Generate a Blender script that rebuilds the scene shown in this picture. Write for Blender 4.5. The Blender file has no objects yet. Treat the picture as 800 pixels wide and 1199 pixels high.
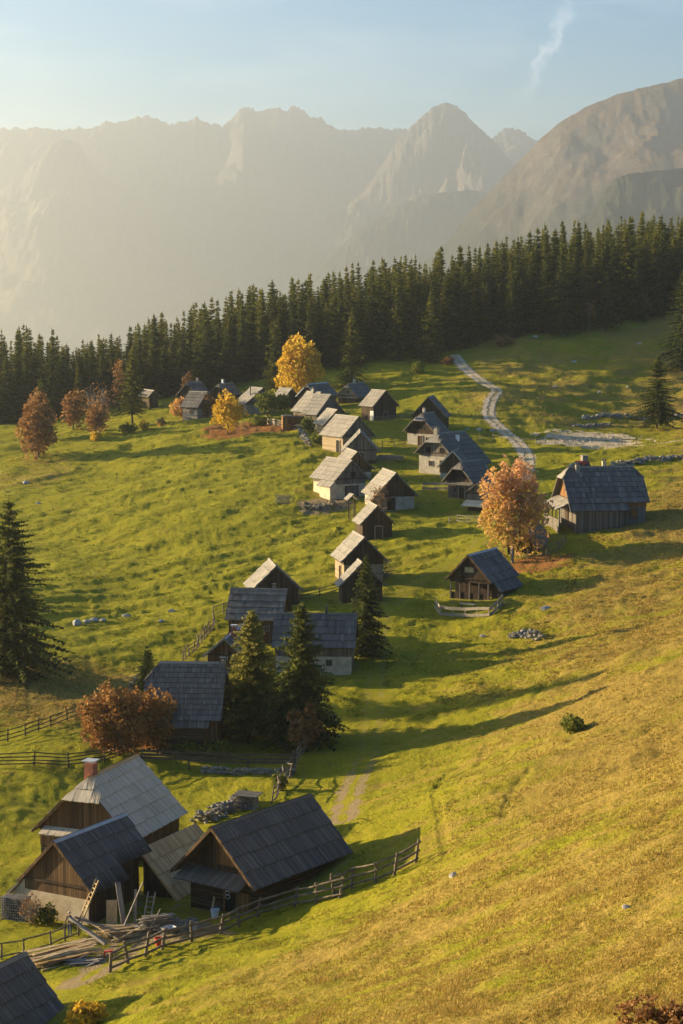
import bpy, bmesh, math, random
import numpy as np
from mathutils import Vector, Matrix

# ------------------------------------------------------------------ scene, camera
SC = bpy.context.scene
COL = SC.collection
rnd = random.Random(7)
F_PX, CX, CY, ZC = 2335.0, 400.0, 599.5, 50.0
TILT = math.atan(259.5 / 2335.0)
cT, sT = math.cos(TILT), math.sin(TILT)
cam_d = bpy.data.cameras.new('camera')
cam = bpy.data.objects.new('camera', cam_d)
COL.objects.link(cam)
cam.location = (0, 0, ZC)
cam.rotation_euler = (math.pi / 2 - TILT, 0, 0)
cam_d.sensor_fit = 'VERTICAL'
cam_d.sensor_height = 36.0
cam_d.lens = 36.0 * F_PX / 1199.0
cam_d.clip_start = 0.5
cam_d.clip_end = 80000
SC.camera = cam

# ------------------------------------------------------------------ small helpers
def tag(o, label=None, cat=None, group=None, kind=None):
    if label: o['label'] = label
    if cat: o['category'] = cat
    if group: o['group'] = group
    if kind: o['kind'] = kind
    return o

def empty(name, loc=(0, 0, 0), rz=0.0):
    o = bpy.data.objects.new(name, None)
    o.empty_display_size = 0.3
    COL.objects.link(o)
    o.location = loc
    o.rotation_euler = (0, 0, rz)
    return o

class MB:
    """collects polygons; build() links them as one mesh object"""
    def __init__(s):
        s.v = []; s.f = []; s.t = []; s.m = []; s.uv = []
    def poly(s, pts, tone=0.5, mat=0, uv=None):
        i = len(s.v)
        s.v.extend([tuple(p) for p in pts])
        s.f.append(tuple(range(i, i + len(pts))))
        s.t.append(tone); s.m.append(mat)
        s.uv.extend(uv if uv else [(0.0, 0.0)] * len(pts))
    def box(s, c, d, rz=0.0, tone=0.5, mat=0):
        x, y, z = d[0] / 2, d[1] / 2, d[2] / 2
        cr, sr = math.cos(rz), math.sin(rz)
        P = []
        for sx, sy, sz in ((-1,-1,-1),(1,-1,-1),(1,1,-1),(-1,1,-1),(-1,-1,1),(1,-1,1),(1,1,1),(-1,1,1)):
            a, b = sx * x, sy * y
            P.append((c[0] + a * cr - b * sr, c[1] + a * sr + b * cr, c[2] + sz * z))
        for q in ((3,2,1,0),(4,5,6,7),(0,1,5,4),(1,2,6,5),(2,3,7,6),(3,0,4,7)):
            s.poly([P[k] for k in q], tone, mat)
    def beam(s, a, b, w, h=None, tone=0.5, mat=0):
        h = h or w
        a = Vector(a); b = Vector(b); d = (b - a)
        if d.length < 1e-6: return
        d.normalize()
        up = Vector((0, 0, 1)) if abs(d.z) < 0.95 else Vector((0, 1, 0))
        sd = d.cross(up).normalized(); up = sd.cross(d)
        A = [a + sd * (i * w / 2) + up * (j * h / 2) for i, j in ((-1,-1),(1,-1),(1,1),(-1,1))]
        B = [p + (b - a) for p in A]
        for k in range(4):
            n = (k + 1) % 4
            s.poly([A[k], A[n], B[n], B[k]], tone, mat)
        s.poly(A[::-1], tone, mat); s.poly(B, tone, mat)
    def tube(s, pts, rad, n=6, tone=0.5, mat=0):
        rings = []
        for i, p in enumerate(pts):
            p = Vector(p)
            d = Vector(pts[min(i + 1, len(pts) - 1)]) - Vector(pts[max(i - 1, 0)])
            if d.length < 1e-6: d = Vector((0, 0, 1))
            d.normalize()
            up = Vector((1, 0, 0)) if abs(d.z) > 0.9 else Vector((0, 0, 1))
            u = d.cross(up).normalized(); w = d.cross(u)
            r = rad[i]
            rings.append([p + u * (r * math.cos(2 * math.pi * k / n)) + w * (r * math.sin(2 * math.pi * k / n)) for k in range(n)])
        for a, b in zip(rings, rings[1:]):
            for k in range(n):
                m = (k + 1) % n
                s.poly([a[k], a[m], b[m], b[k]], tone, mat)
        s.poly(rings[-1], tone, mat); s.poly(rings[0][::-1], tone, mat)
    def build(s, name, mats, parent=None, loc=None, rz=0.0, smooth=False):
        me = mesh_np(name, np.array(s.v, dtype=np.float32).reshape(-1, 3), s.f, mats, s.t, s.m, s.uv, smooth)
        o = bpy.data.objects.new(name, me)
        COL.objects.link(o)
        if parent: o.parent = parent
        if loc is not None: o.location = loc
        if rz: o.rotation_euler = (0, 0, rz)
        return o

def mesh_np(name, V, Fc, mats, tone=None, mi=None, uv=None, smooth=False):
    me = bpy.data.meshes.new(name)
    if isinstance(Fc, np.ndarray):
        nf, k = Fc.shape
        me.vertices.add(len(V)); me.vertices.foreach_set('co', V.ravel())
        me.loops.add(nf * k); me.loops.foreach_set('vertex_index', Fc.ravel().astype(np.int32))
        me.polygons.add(nf)
        me.polygons.foreach_set('loop_start', np.arange(0, nf * k, k, dtype=np.int32))
        me.polygons.foreach_set('loop_total', np.full(nf, k, dtype=np.int32))
    else:
        me.from_pydata([tuple(map(float, p)) for p in V], [], Fc)
    if not isinstance(mats, (list, tuple)): mats = [mats]
    for m in mats: me.materials.append(m)
    if mi is not None and len(mats) > 1: me.polygons.foreach_set('material_index', np.array(mi, dtype=np.int32))
    if tone is not None:
        a = me.attributes.new('tone', 'FLOAT', 'FACE')
        a.data.foreach_set('value', np.array(tone, dtype=np.float32))
    if uv is not None and len(uv) == len(me.loops):
        l = me.uv_layers.new(name='UVMap')
        l.data.foreach_set('uv', np.array(uv, dtype=np.float32).ravel())
    if smooth: me.polygons.foreach_set('use_smooth', np.ones(len(me.polygons), dtype=bool))
    me.update(calc_edges=True)
    return me

def copy_tree(o, parent=None):
    c = o.copy(); COL.objects.link(c)
    c.parent = parent
    for ch in list(o.children): copy_tree(ch, c)
    return c

# ------------------------------------------------------------------ noise
def _h(ix, iy, seed):
    n = (ix.astype(np.int64) * 374761393 + iy.astype(np.int64) * 668265263 + seed * 1442695041) & 0x7fffffff
    n = ((n ^ (n >> 13)) * 1274126177) & 0x7fffffff
    n = (n ^ (n >> 16)) & 0xffff
    return n / 65535.0 * 2 * np.pi
def perlin(x, y, seed=0):
    x = np.asarray(x, dtype=np.float64); y = np.asarray(y, dtype=np.float64)
    ix = np.floor(x); iy = np.floor(y); fx = x - ix; fy = y - iy
    u = fx * fx * fx * (fx * (fx * 6 - 15) + 10); v = fy * fy * fy * (fy * (fy * 6 - 15) + 10)
    def g(a, b):
        t = _h(ix + a, iy + b, seed)
        return np.cos(t) * (fx - a) + np.sin(t) * (fy - b)
    return ((g(0,0) * (1 - u) + g(1,0) * u) * (1 - v) + (g(0,1) * (1 - u) + g(1,1) * u) * v) * 1.5
def fbm(x, y, seed=0, oct=4, gain=.5):
    r = 0; a = 1.0; f = 1.0
    for k in range(oct):
        r = r + a * perlin(np.asarray(x) * f + 17.3 * k, np.asarray(y) * f - 9.1 * k, seed + k)
        a *= gain; f *= 2.03
    return r
def ridged(x, y, seed=0, oct=4, gain=.5):
    r = 0; a = 1.0; f = 1.0
    for k in range(oct):
        r = r + a * (1 - np.abs(perlin(np.asarray(x) * f + 5.7 * k, np.asarray(y) * f + 3.3 * k, seed + k)) * 2)
        a *= gain; f *= 2.07
    return r
def sstep(a, b, x):
    t = np.clip((np.asarray(x, dtype=np.float64) - a) / (b - a), 0, 1)
    return t * t * (3 - 2 * t)

# ------------------------------------------------------------------ the buildings' places: x, y, ground, heading, width, length, rise, eave height
HS = {
 'h1': (1.8, 330.0, 15.4, -30.2, 6.8, 8.5, 3.35, 3.2),
 'h2': (8.8, 318.0, 14.9, -12.7, 7.4, 8.9, 3.85, 2.2),
 'h3': (5.4, 295.0, 13.1, -10.4, 5.5, 6.1, 2.83, 2.2),
 'h4': (3.1, 264.0, 11.2, -11.2, 6.4, 7.5, 3.24, 2.8),
 'h4b': (2.7, 252.0, 10.6, -8.7, 6.2, 3.6, 3.1, 1.8),
 'h5': (2.8, 345.0, 17.7, -11.2, 6.2, 9.4, 3.14, 1.3),
 'h6': (3.5, 362.0, 18.5, -0.4, 6.8, 9.4, 3.52, 2.3),
 'h7': (3.3, 376.0, 19.5, -30.7, 7.5, 8.7, 3.8, 3.0),
 'h8': (-0.8, 397.0, 21.2, -19.8, 6.0, 6.2, 3.07, 2.1),
 'h9a': (-4.2, 415.0, 22.2, -33.9, 8.2, 5.5, 4.06, 2.7),
 'h9b': (-2.1, 408.0, 22.4, -46.2, 8.5, 4.5, 4.03, 2.4),
 'h11': (9.4, 420.0, 22.6, -33.6, 6.9, 5.3, 3.36, 3.1),
 'h12': (1.1, 455.0, 24.0, 25.6, 5.8, 9.6, 3.04, 1.8),
 'h13': (-7.8, 445.0, 23.5, 27.1, 5.7, 10.1, 2.82, 2.9),
 'h14': (-11.1, 450.0, 23.6, -40.7, 5.3, 4.5, 2.44, 2.0),
 'h15': (-17.1, 436.0, 23.4, -33.8, 8.9, 5.2, 3.32, 2.1),
 'h16': (-29.2, 470.0, 23.4, 33.1, 5.9, 6.0, 2.68, 2.1),
 'h17': (-36.5, 470.0, 23.2, 36.7, 6.9, 5.3, 3.32, 2.0),
 'h18': (-29.3, 437.0, 22.6, -58.3, 7.6, 4.9, 3.34, 2.0),
 'h19': (-43.6, 465.0, 23.3, -27.1, 3.2, 6.4, 1.52, 2.0),
 'h20': (17.4, 400.0, 21.9, 12.4, 7.5, 6.2, 4.09, 2.8),
 'h21': (14.8, 382.0, 20.3, 38.1, 7.7, 4.9, 3.59, 2.7),
 'h22': (16.0, 350.0, 18.0, 39.4, 8.4, 9.6, 3.67, 3.3),
 'h22b': (19.2, 344.0, 17.9, 13.7, 5.5, 5.5, 2.93, 1.6),
 'h23': (18.9, 325.0, 15.9, 39.6, 6.3, 6.6, 3.3, 2.9),
 'h24': (21.4, 315.0, 14.9, 32.1, 4.6, 4.9, 1.81, 2.9),
 'h25': (16.1, 252.0, 10.5, 29.9, 6.6, 8.4, 3.38, 2.6),
 'h26': (31.3, 284.0, 16.8, 82.0, 10.0, 11.8, 4.7, 3.4),
 'h27': (-8.3, 252.0, 9.9, -9.0, 6.8, 7.5, 3.24, 1.9),
 'h28': (-6.5, 238.0, 8.5, -82.0, 7.6, 7.0, 3.3, 2.4),
 'h29': (-13.2, 221.0, 7.5, 9.1, 5.0, 10.2, 2.16, 1.5),
 'h30': (1.8, 225.0, 6.7, -86.2, 7.5, 9.5, 3.3, 3.3),
 'h31': (-11.4, 195.0, 5.3, -87.0, 10.0, 7.9, 4.8, 3.2),
 'h32': (-20.3, 152.0, 5.5, 21.6, 9.0, 9.5, 4.46, 2.1),
 'h33': (-20.3, 137.0, 5.8, 29.7, 6.6, 8.6, 3.34, 2.3),
 'h35': (-9.2, 137.0, 5.6, 36.2, 7.7, 11.7, 3.82, 3.0),
 'h36': (-20.9, 108.0, 5.7, 27.8, 7.3, 5.3, 3.85, 2.1),
 'h37': (24.6, 272.0, 13.6, 20.5, 5.0, 9.5, 2.59, 1.2),
}

# ------------------------------------------------------------------ terrain
def ray(px, py, Y):
    u = (px - CX) / F_PX; v = (CY - py) / F_PX
    dy = cT + v * sT; t = Y / dy
    return (u * t, Y, ZC + (-sT + v * cT) * t)
SPOTS = [(0,510,440),(0,560,385),(0,620,330),(0,700,265),(0,780,222),(0,850,200),(0,900,183),(0,950,168),(0,1050,142),(0,1199,112),
 (130,560,370),(150,640,310),(150,720,258),(120,800,220),(120,890,187),(250,600,320),(250,520,395),(150,500,450),(300,900,185),
 (300,960,167),(350,880,190),(430,890,185),(430,800,218),(440,740,240),(470,680,265),(500,620,300),(510,560,350),(560,610,305),
 (500,850,197),(700,700,240),(620,700,250),(800,750,200),(800,620,275),(800,880,140),(800,1000,95),(800,1199,60),(600,1199,70),
 (400,1199,85),(200,1199,100),(400,1100,115),(600,1000,115),(600,900,150),(500,1000,136),(300,1100,128),(130,1130,123),(600,800,205),
 (540,420,500),(575,460,440),(575,490,412),(610,530,375),(690,515,392),(770,495,432),(790,430,490),(800,370,535),(700,385,530),
 (620,395,520),(700,450,465),(640,470,445),(800,540,345),(470,430,500),(380,440,490),(300,448,495),(200,465,490),(100,490,475),
 (0,505,460),(70,1150,112)]
CP = [ray(*s) for s in SPOTS] + [(h[0], h[1], h[2]) for h in HS.values()]
CP += [(0,0,46.5),(30,10,55),(-40,30,22),(-60,85,7),(60,60,47),(50,130,36),(-120,560,13),(-70,620,8),(0,620,32),(90,620,46),(150,540,52),
       (130,400,38),(110,280,30),(95,200,30),(-120,300,6),(-110,420,12),(-90,180,3)]
CPA = np.array(CP)
def _phi(r2): return 0.5 * r2 * np.log(r2 + 1e-9)
_n = len(CPA); _s = 100.0
_X = CPA[:, :2] / _s
_K = _phi(((_X[:, None] - _X[None]) ** 2).sum(-1)) + np.eye(_n) * 0.01
_P = np.hstack([np.ones((_n, 1)), _X])
_A = np.block([[_K, _P], [_P.T, np.zeros((3, 3))]])
_W = np.linalg.solve(_A, np.concatenate([CPA[:, 2], np.zeros(3)]))
def base_h(x, y):
    x = np.atleast_1d(np.asarray(x, dtype=np.float64)).ravel(); y = np.atleast_1d(np.asarray(y, dtype=np.float64)).ravel()
    out = np.empty(len(x))
    for i in range(0, len(x), 40000):
        q = np.stack([np.clip(x[i:i + 40000], -260, 260), np.clip(y[i:i + 40000], -40, 720)], 1) / _s
        r2 = ((q[:, None] - _X[None]) ** 2).sum(-1)
        out[i:i + 40000] = _phi(r2) @ _W[:_n] + _W[_n] + q @ _W[_n + 1:]
    # beyond the forest the alp falls away into the deep valley
    t = sstep(640, 1500, y)
    return out * (1 - t) + (-330.0) * t

def seg_d(x, y, P):
    d = np.full(len(x), 1e9)
    for (ax, ay), (bx, by) in zip(P, P[1:]):
        vx, vy = bx - ax, by - ay; L = vx * vx + vy * vy + 1e-9
        t = np.clip(((x - ax) * vx + (y - ay) * vy) / L, 0, 1)
        d = np.minimum(d, np.hypot(x - ax - t * vx, y - ay - t * vy))
    return d
def smooth_line(P, n=6):
    P = [np.array(p, float) for p in P]; out = []
    for i in range(len(P) - 1):
        p0, p1, p2, p3 = P[max(i - 1, 0)], P[i], P[i + 1], P[min(i + 2, len(P) - 1)]
        for k in range(n):
            t = k / n
            out.append(tuple(0.5 * ((2 * p1) + (-p0 + p2) * t + (2 * p0 - 5 * p1 + 4 * p2 - p3) * t * t + (-p0 + 3 * p1 - 3 * p2 + p3) * t ** 3)))
    out.append(tuple(P[-1])); return out
def G0(px, py):
    Y = np.arange(40, 700, 0.5); u = (px - CX) / F_PX; v = (CY - py) / F_PX
    t = Y / (cT + v * sT); X = u * t; Z = ZC + (-sT + v * cT) * t
    k = np.argmax(Z < base_h(X, Y)); return (X[k], Y[k])
TRACK = smooth_line([G0(*p) for p in ((532,416),(545,432),(566,448),(582,458),(574,472),(573,488),(588,503),(606,518),(616,533),(617,549),(612,562))], 6)
PATH = smooth_line([G0(*p) for p in ((400,962),(412,925),(428,888),(436,850),(440,800),(444,755),(452,715),(480,690),(510,668),(548,648),(566,630))], 6)
SCARS = [smooth_line([G0(*p) for p in q], 4) for q in ([(524,1002),(516,965),(511,930),(520,905),(536,893)], [(676,772),(656,788),(634,806),(622,826)], [(572,868),(562,890),(540,900),(505,925)], [(700,950),(660,972),(620,1000)], [(470,1130),(520,1112),(575,1098)], [(760,852),(735,868),(700,878)], [(180,1178),(205,1160),(222,1150)], [(800,655),(775,662),(750,672)], [(620,905),(598,935),(590,960)])]
PATH2 = smooth_line([G0(*p) for p in ((92,1152),(130,1128),(150,1105))], 6)
HC = []   # house footprints: centre, radius
for h in HS.values():
    a = math.radians(h[3]); HC.append((h[0] + math.sin(a) * h[5] / 2, h[1] + math.cos(a) * h[5] / 2, max(h[4], h[5]) * 0.5))
GRAVEL_C = G0(690, 515)
STRIP = smooth_line([G0(*p) for p in ((640,521),(690,522),(735,521),(775,518),(815,512))], 4)
LEAF_C = [(G0(625, 662), 8.0, 5.0), (G0(268, 505), 7.0, 12.0), (G0(310, 500), 9.0, 8.0), (G0(145, 872), 4.5, 4.5)]

def disp(x, y):
    """hummocks, cattle terraces and tufty relief of the meadow"""
    right = sstep(0, 26, x - 6 + (200 - y) * 0.06)
    a = 0.60 * fbm(x / 19, y / 24, 3, 2) + 0.13 * fbm(x / 5.2, y / 7.0, 11, 3)
    a = a + (.14 + .22 * sstep(150, 260, y)) * np.clip(perlin(x / 1.7, y / 1.9, 61) - .28, 0, 1) * (0.4 + .6 * sstep(-.2, .5, perlin(x / 12, y / 12, 63)))
    tr = perlin(x / 9.0 + 0.6 * perlin(x / 14, y / 14, 5), y / 3.2, 21)
    a = a + right * (0.60 * np.clip(tr - .1, -0.5, 0.8) + .16 * np.clip(perlin((x + y * .5) / 5.0, (y - .5 * x) / 1.5, 23), -.2, .8))
    lm = (1 - right) * sstep(190, 270, y)
    al = x * .80 + y * .60; ac = -x * .60 + y * .80
    a = a + lm * (0.42 * np.clip(perlin(al / 15 + .5 * perlin(x / 11, y / 11, 8), ac / 5.0, 31) - .05, -.35, .9) + 0.24 * np.clip(perlin(al / 9.0, ac / 2.0, 33), -.3, .8))
    a = a + 0.075 * fbm(x / 1.5, y / 1.9, 41, 3, .6)
    up = sstep(380, 430, y) * sstep(20, 40, x)
    a = a + up * 0.55 * np.clip(perlin(x / 6.0, y / 9.0, 55), -.2, .8)
    for sc in SCARS: a = a - 0.11 * sstep(.5, .1, seg_d(x, y, sc) + .25 * perlin(x / 1.3, y / 1.3, 71))
    k = np.ones(len(x))
    for cx, cy, r in HC:
        k *= 0.15 + 0.85 * sstep(r * 0.9, r * 1.6 + 1, np.hypot(x - cx, y - cy))
    k *= 0.12 + 0.88 * sstep(1.2, 3.5, seg_d(x, y, TRACK))
    k *= 0.25 + 0.75 * sstep(0.8, 2.5, np.minimum(seg_d(x, y, PATH), seg_d(x, y, PATH2)))
    k *= 0.2 + 0.8 * sstep(0.6, 1.4, np.hypot((x - GRAVEL_C[0]) / 9, (y - GRAVEL_C[1]) / 9))
    return a * k * sstep(1500, 700, y)
def height(x, y):
    x = np.atleast_1d(np.asarray(x, dtype=np.float64)); y = np.atleast_1d(np.asarray(y, dtype=np.float64))
    return base_h(x, y) + disp(x, y)
def hz(x, y): return float(height(x, y)[0])
_YS = np.concatenate([np.arange(45, 260, 0.25), np.arange(260, 640, 0.5)])
def G(px, py):
    """the point of the meadow seen there"""
    u = (px - CX) / F_PX; v = (CY - py) / F_PX
    t = _YS / (cT + v * sT); X = u * t; Z = ZC + (-sT + v * cT) * t
    H = height(X, _YS); k = int(np.argmax(Z < H))
    return Vector((X[k], _YS[k], H[k]))
def ppm(p): return F_PX / p[1]     # photo pixels per metre there

# ------------------------------------------------------------------ materials
def nt(name):
    m = bpy.data.materials.new(name); m.use_nodes = True
    n = m.node_tree; n.nodes.clear()
    return m, n
def N(n, t, **kw):
    o = n.nodes.new(t)
    for k, v in kw.items():
        if k.startswith('i_'):
            key = k[2:]; o.inputs[int(key) if key.isdigit() else key.replace('_', ' ')].default_value = v
        else: setattr(o, k, v)
    return o
def L(n, a, b): n.links.new(a, b)
def ramp(n, fac, stops):
    r = N(n, 'ShaderNodeValToRGB'); e = r.color_ramp.elements
    while len(e) < len(stops): e.new(0.5)
    for k, (p, c) in enumerate(stops):
        e[k].position = p; e[k].color = (*c, 1)
    L(n, fac, r.inputs[0]); return r.outputs[0]
def mixc(n, fac, a, b, mode='MIX'):
    m = N(n, 'ShaderNodeMix', data_type='RGBA', blend_type=mode)
    for sock, v in ((m.inputs[0], fac), (m.inputs[6], a), (m.inputs[7], b)):
        if hasattr(v, 'is_linked'): L(n, v, sock)
        else: sock.default_value = v if not isinstance(v, tuple) else (*v, 1)
    return m.outputs[2]
def math_(n, op, a, b=0.0, clamp=False):
    m = N(n, 'ShaderNodeMath', operation=op, use_clamp=clamp)
    for sock, v in ((m.inputs[0], a), (m.inputs[1], b)):
        if hasattr(v, 'is_linked'): L(n, v, sock)
        else: sock.default_value = v
    return m.outputs[0]
def noise(n, vec, scale, detail=4.0, rough=0.55):
    t = N(n, 'ShaderNodeTexNoise'); t.inputs['Scale'].default_value = scale
    t.inputs['Detail'].default_value = detail; t.inputs['Roughness'].default_value = rough
    if vec is not None: L(n, vec, t.inputs['Vector'])
    return t.outputs['Fac']
def mapping(n, vec, scale):
    m = N(n, 'ShaderNodeMapping'); m.inputs['Scale'].default_value = scale; L(n, vec, m.inputs['Vector']); return m.outputs[0]
def finish(n, col, rough=0.9, bump=None, bstr=0.5, bdist=0.03, spec=0.2, trans=0.0):
    p = N(n, 'ShaderNodeBsdfPrincipled'); p.inputs['Roughness'].default_value = rough
    p.inputs['Specular IOR Level'].default_value = spec
    if hasattr(col, 'is_linked'): L(n, col, p.inputs['Base Color'])
    else: p.inputs['Base Color'].default_value = (*col, 1)
    if bump is not None:
        b = N(n, 'ShaderNodeBump'); b.inputs['Strength'].default_value = bstr; b.inputs['Distance'].default_value = bdist
        L(n, bump, b.inputs['Height']); L(n, b.outputs[0], p.inputs['Normal'])
    out = N(n, 'ShaderNodeOutputMaterial'); sh = p.outputs[0]
    if trans > 0:
        t = N(n, 'ShaderNodeBsdfTranslucent')
        if hasattr(col, 'is_linked'): L(n, col, t.inputs[0])
        else: t.inputs[0].default_value = (*col, 1)
        mx = N(n, 'ShaderNodeMixShader'); mx.inputs[0].default_value = trans
        L(n, sh, mx.inputs[1]); L(n, t.outputs[0], mx.inputs[2]); sh = mx.outputs[0]
    L(n, sh, out.inputs[0])
def attr(n, name): return N(n, 'ShaderNodeAttribute', attribute_name=name).outputs['Fac']
def objco(n): return N(n, 'ShaderNodeTexCoord').outputs['Object']

M = {}
def board_roof(name, dark, mid, light, moss=0.0):
    m, n = nt(name)
    uv = N(n, 'ShaderNodeTexCoord').outputs['UV']
    st = noise(n, mapping(n, uv, (14, 0.7, 1)), 1.0, 4)
    st2 = noise(n, mapping(n, uv, (0.5, 0.5, 1)), 1.0, 3)
    f = math_(n, 'ADD', math_(n, 'MULTIPLY', attr(n, 'tone'), 0.62), math_(n, 'MULTIPLY', math_(n, 'SUBTRACT', st, 0.25), 0.55))
    f = math_(n, 'ADD', f, math_(n, 'MULTIPLY', math_(n, 'SUBTRACT', st2, 0.5), 0.5), True)
    c = ramp(n, f, [(0.05, dark), (0.5, mid), (0.95, light)])
    if moss > 0:
        w = ramp(n, noise(n, mapping(n, uv, (0.8, 0.8, 1)), 1.3, 5), [(0.56, (0,0,0)), (0.70, (moss,)*3)])
        c = mixc(n, w, c, (0.10, 0.085, 0.045))
    finish(n, c, 0.72, st, 0.6, 0.03, 0.3); M[name] = m
board_roof('roof_grey', (0.055,0.048,0.040), (0.14,0.124,0.104), (0.28,0.25,0.215), 0.4)
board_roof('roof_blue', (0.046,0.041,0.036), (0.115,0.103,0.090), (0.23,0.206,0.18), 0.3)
board_roof('roof_sunlit', (0.12,0.105,0.085), (0.27,0.235,0.19), (0.40,0.36,0.30), 0.3)  # paler boards for roofs facing the sun; sunlight put into the colour
board_roof('roof_new', (0.38,0.30,0.20), (0.62,0.505,0.36), (0.74,0.635,0.48))
board_roof('roof_tan', (0.28,0.14,0.05), (0.64,0.39,0.165), (0.78,0.54,0.27))
def planks(name, dark, mid, light, per=5.0):
    """weathered upright boards, plank by plank"""
    m, n = nt(name)
    o = objco(n)
    sx = N(n, 'ShaderNodeSeparateXYZ'); L(n, o, sx.inputs[0])
    q = math_(n, 'MULTIPLY', math_(n, 'ADD', sx.outputs[0], sx.outputs[1]), per)
    cell = math_(n, 'FLOOR', q)
    wn = N(n, 'ShaderNodeTexWhiteNoise', noise_dimensions='1D'); L(n, cell, wn.inputs['W'])
    fr = math_(n, 'ABSOLUTE', math_(n, 'SUBTRACT', math_(n, 'FRACT', q), 0.5))
    gap = math_(n, 'GREATER_THAN', fr, 0.44)
    st = noise(n, mapping(n, o, (9, 9, 0.6)), 1.0, 4)
    f = math_(n, 'ADD', math_(n, 'MULTIPLY', wn.outputs[0], 0.5), math_(n, 'MULTIPLY', st, 0.5), True)
    c = ramp(n, f, [(0.12, dark), (0.5, mid), (0.9, light)])
    c = mixc(n, math_(n, 'MULTIPLY', gap, 0.8), c, tuple(v * 0.25 for v in dark))
    hb = math_(n, 'SUBTRACT', math_(n, 'MULTIPLY', wn.outputs[0], 0.4), gap)
    finish(n, c, 0.85, hb, 0.8, 0.03, 0.15); M[name] = m
planks('wood_dark', (0.02,0.013,0.008), (0.055,0.033,0.018), (0.11,0.068,0.036))
planks('wood_brown', (0.045,0.024,0.011), (0.115,0.062,0.028), (0.20,0.115,0.052), 4.5)
planks('wood_grey', (0.06,0.05,0.04), (0.14,0.115,0.09), (0.22,0.185,0.15))
planks('wood_orange', (0.10,0.045,0.015), (0.22,0.10,0.035), (0.32,0.17,0.07))
planks('wood_pale', (0.20,0.15,0.10), (0.36,0.28,0.19), (0.48,0.39,0.28))
def logs(name, dark, mid, light, per=4.0):
    m, n = nt(name)
    o = objco(n)
    sx = N(n, 'ShaderNodeSeparateXYZ'); L(n, o, sx.inputs[0])
    q = math_(n, 'MULTIPLY', sx.outputs[2], per)
    wn = N(n, 'ShaderNodeTexWhiteNoise', noise_dimensions='1D'); L(n, math_(n, 'FLOOR', q), wn.inputs['W'])
    fr = math_(n, 'ABSOLUTE', math_(n, 'SUBTRACT', math_(n, 'FRACT', q), 0.5))
    st = noise(n, mapping(n, o, (0.8, 0.8, 12)), 1.0, 4)
    f = math_(n, 'ADD', math_(n, 'MULTIPLY', wn.outputs[0], 0.4), math_(n, 'MULTIPLY', st, 0.6), True)
    c = ramp(n, f, [(0.1, dark), (0.5, mid), (0.9, light)])
    c = mixc(n, math_(n, 'MULTIPLY', math_(n, 'GREATER_THAN', fr, 0.43), 0.85), c, tuple(v * 0.2 for v in dark))
    rd = math_(n, 'SUBTRACT', 0.25, math_(n, 'MULTIPLY', fr, fr))
    finish(n, c, 0.85, rd, 1.0, 0.25, 0.15); M[name] = m
logs('log_dark', (0.022,0.014,0.009), (0.06,0.037,0.021), (0.12,0.078,0.045))
logs('log_pale', (0.17,0.12,0.07), (0.32,0.235,0.14), (0.44,0.34,0.22), 4.5)
def patchy(name, a, b, c2, scale=1.2, bs=0.4, rough=0.9, bd=0.03):
    m, n = nt(name); o = objco(n)
    f1 = noise(n, o, scale, 6, 0.6); f2 = noise(n, o, scale * 7, 4)
    c = ramp(n, f1, [(0.32, a), (0.5, b), (0.68, c2)])
    c = mixc(n, 0.35, c, ramp(n, f2, [(0.3, a), (0.7, c2)]))
    finish(n, c, rough, f2, bs, bd, 0.2); M[name] = m
patchy('plaster_white', (0.20,0.165,0.12), (0.34,0.30,0.24), (0.46,0.42,0.35), 1.0)
patchy('plaster_cream', (0.33,0.25,0.16), (0.48,0.38,0.25), (0.60,0.50,0.36))
patchy('plaster_grey', (0.13,0.11,0.085), (0.24,0.205,0.165), (0.34,0.30,0.25))
patchy('rock', (0.11,0.095,0.07), (0.22,0.195,0.155), (0.36,0.325,0.265), 2.5, 1.0)
patchy('rock_pale', (0.22,0.21,0.18), (0.36,0.345,0.31), (0.50,0.48,0.44), 2.5, 1.0)
patchy('brick', (0.20,0.07,0.045), (0.30,0.11,0.07), (0.38,0.16,0.10), 5)
patchy('metal_dark', (0.03,0.032,0.036), (0.05,0.053,0.06), (0.08,0.085,0.09), 4, 0.1, 0.5)
patchy('metal_light', (0.30,0.31,0.32), (0.40,0.41,0.42), (0.52,0.53,0.54), 4, 0.1, 0.45)
patchy('fence_wood', (0.07,0.05,0.035), (0.15,0.115,0.08), (0.26,0.21,0.15), 3)
patchy('fence_dark', (0.03,0.023,0.017), (0.065,0.05,0.037), (0.12,0.095,0.07), 3)
patchy('fence_pale', (0.17,0.14,0.10), (0.26,0.22,0.165), (0.36,0.31,0.24), 3)
patchy('plank_fresh', (0.32,0.21,0.10), (0.47,0.33,0.17), (0.60,0.46,0.27), 2)
patchy('plank_old', (0.12,0.10,0.08), (0.22,0.19,0.16), (0.34,0.30,0.26), 2)
patchy('bark', (0.035,0.025,0.018), (0.07,0.052,0.038), (0.12,0.09,0.065), 3, 0.8)
patchy('bark_pale', (0.12,0.10,0.08), (0.22,0.19,0.16), (0.34,0.30,0.26), 3, 0.8)
patchy('gravel', (0.34,0.26,0.16), (0.50,0.40,0.27), (0.62,0.52,0.38), 0.9, 0.6, 0.95, 0.08)
patchy('dirt', (0.12,0.085,0.04), (0.22,0.16,0.09), (0.32,0.25,0.16), 0.6, 0.7, 0.95, 0.1)
patchy('opening_shade', (0.006,0.005,0.005), (0.010,0.009,0.008), (0.016,0.014,0.012), 2)  # near-black paint for the shade inside doorways, porches and windows
patchy('red_paint', (0.35,0.03,0.02), (0.45,0.05,0.035), (0.55,0.08,0.06), 3, .1, .5)
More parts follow.
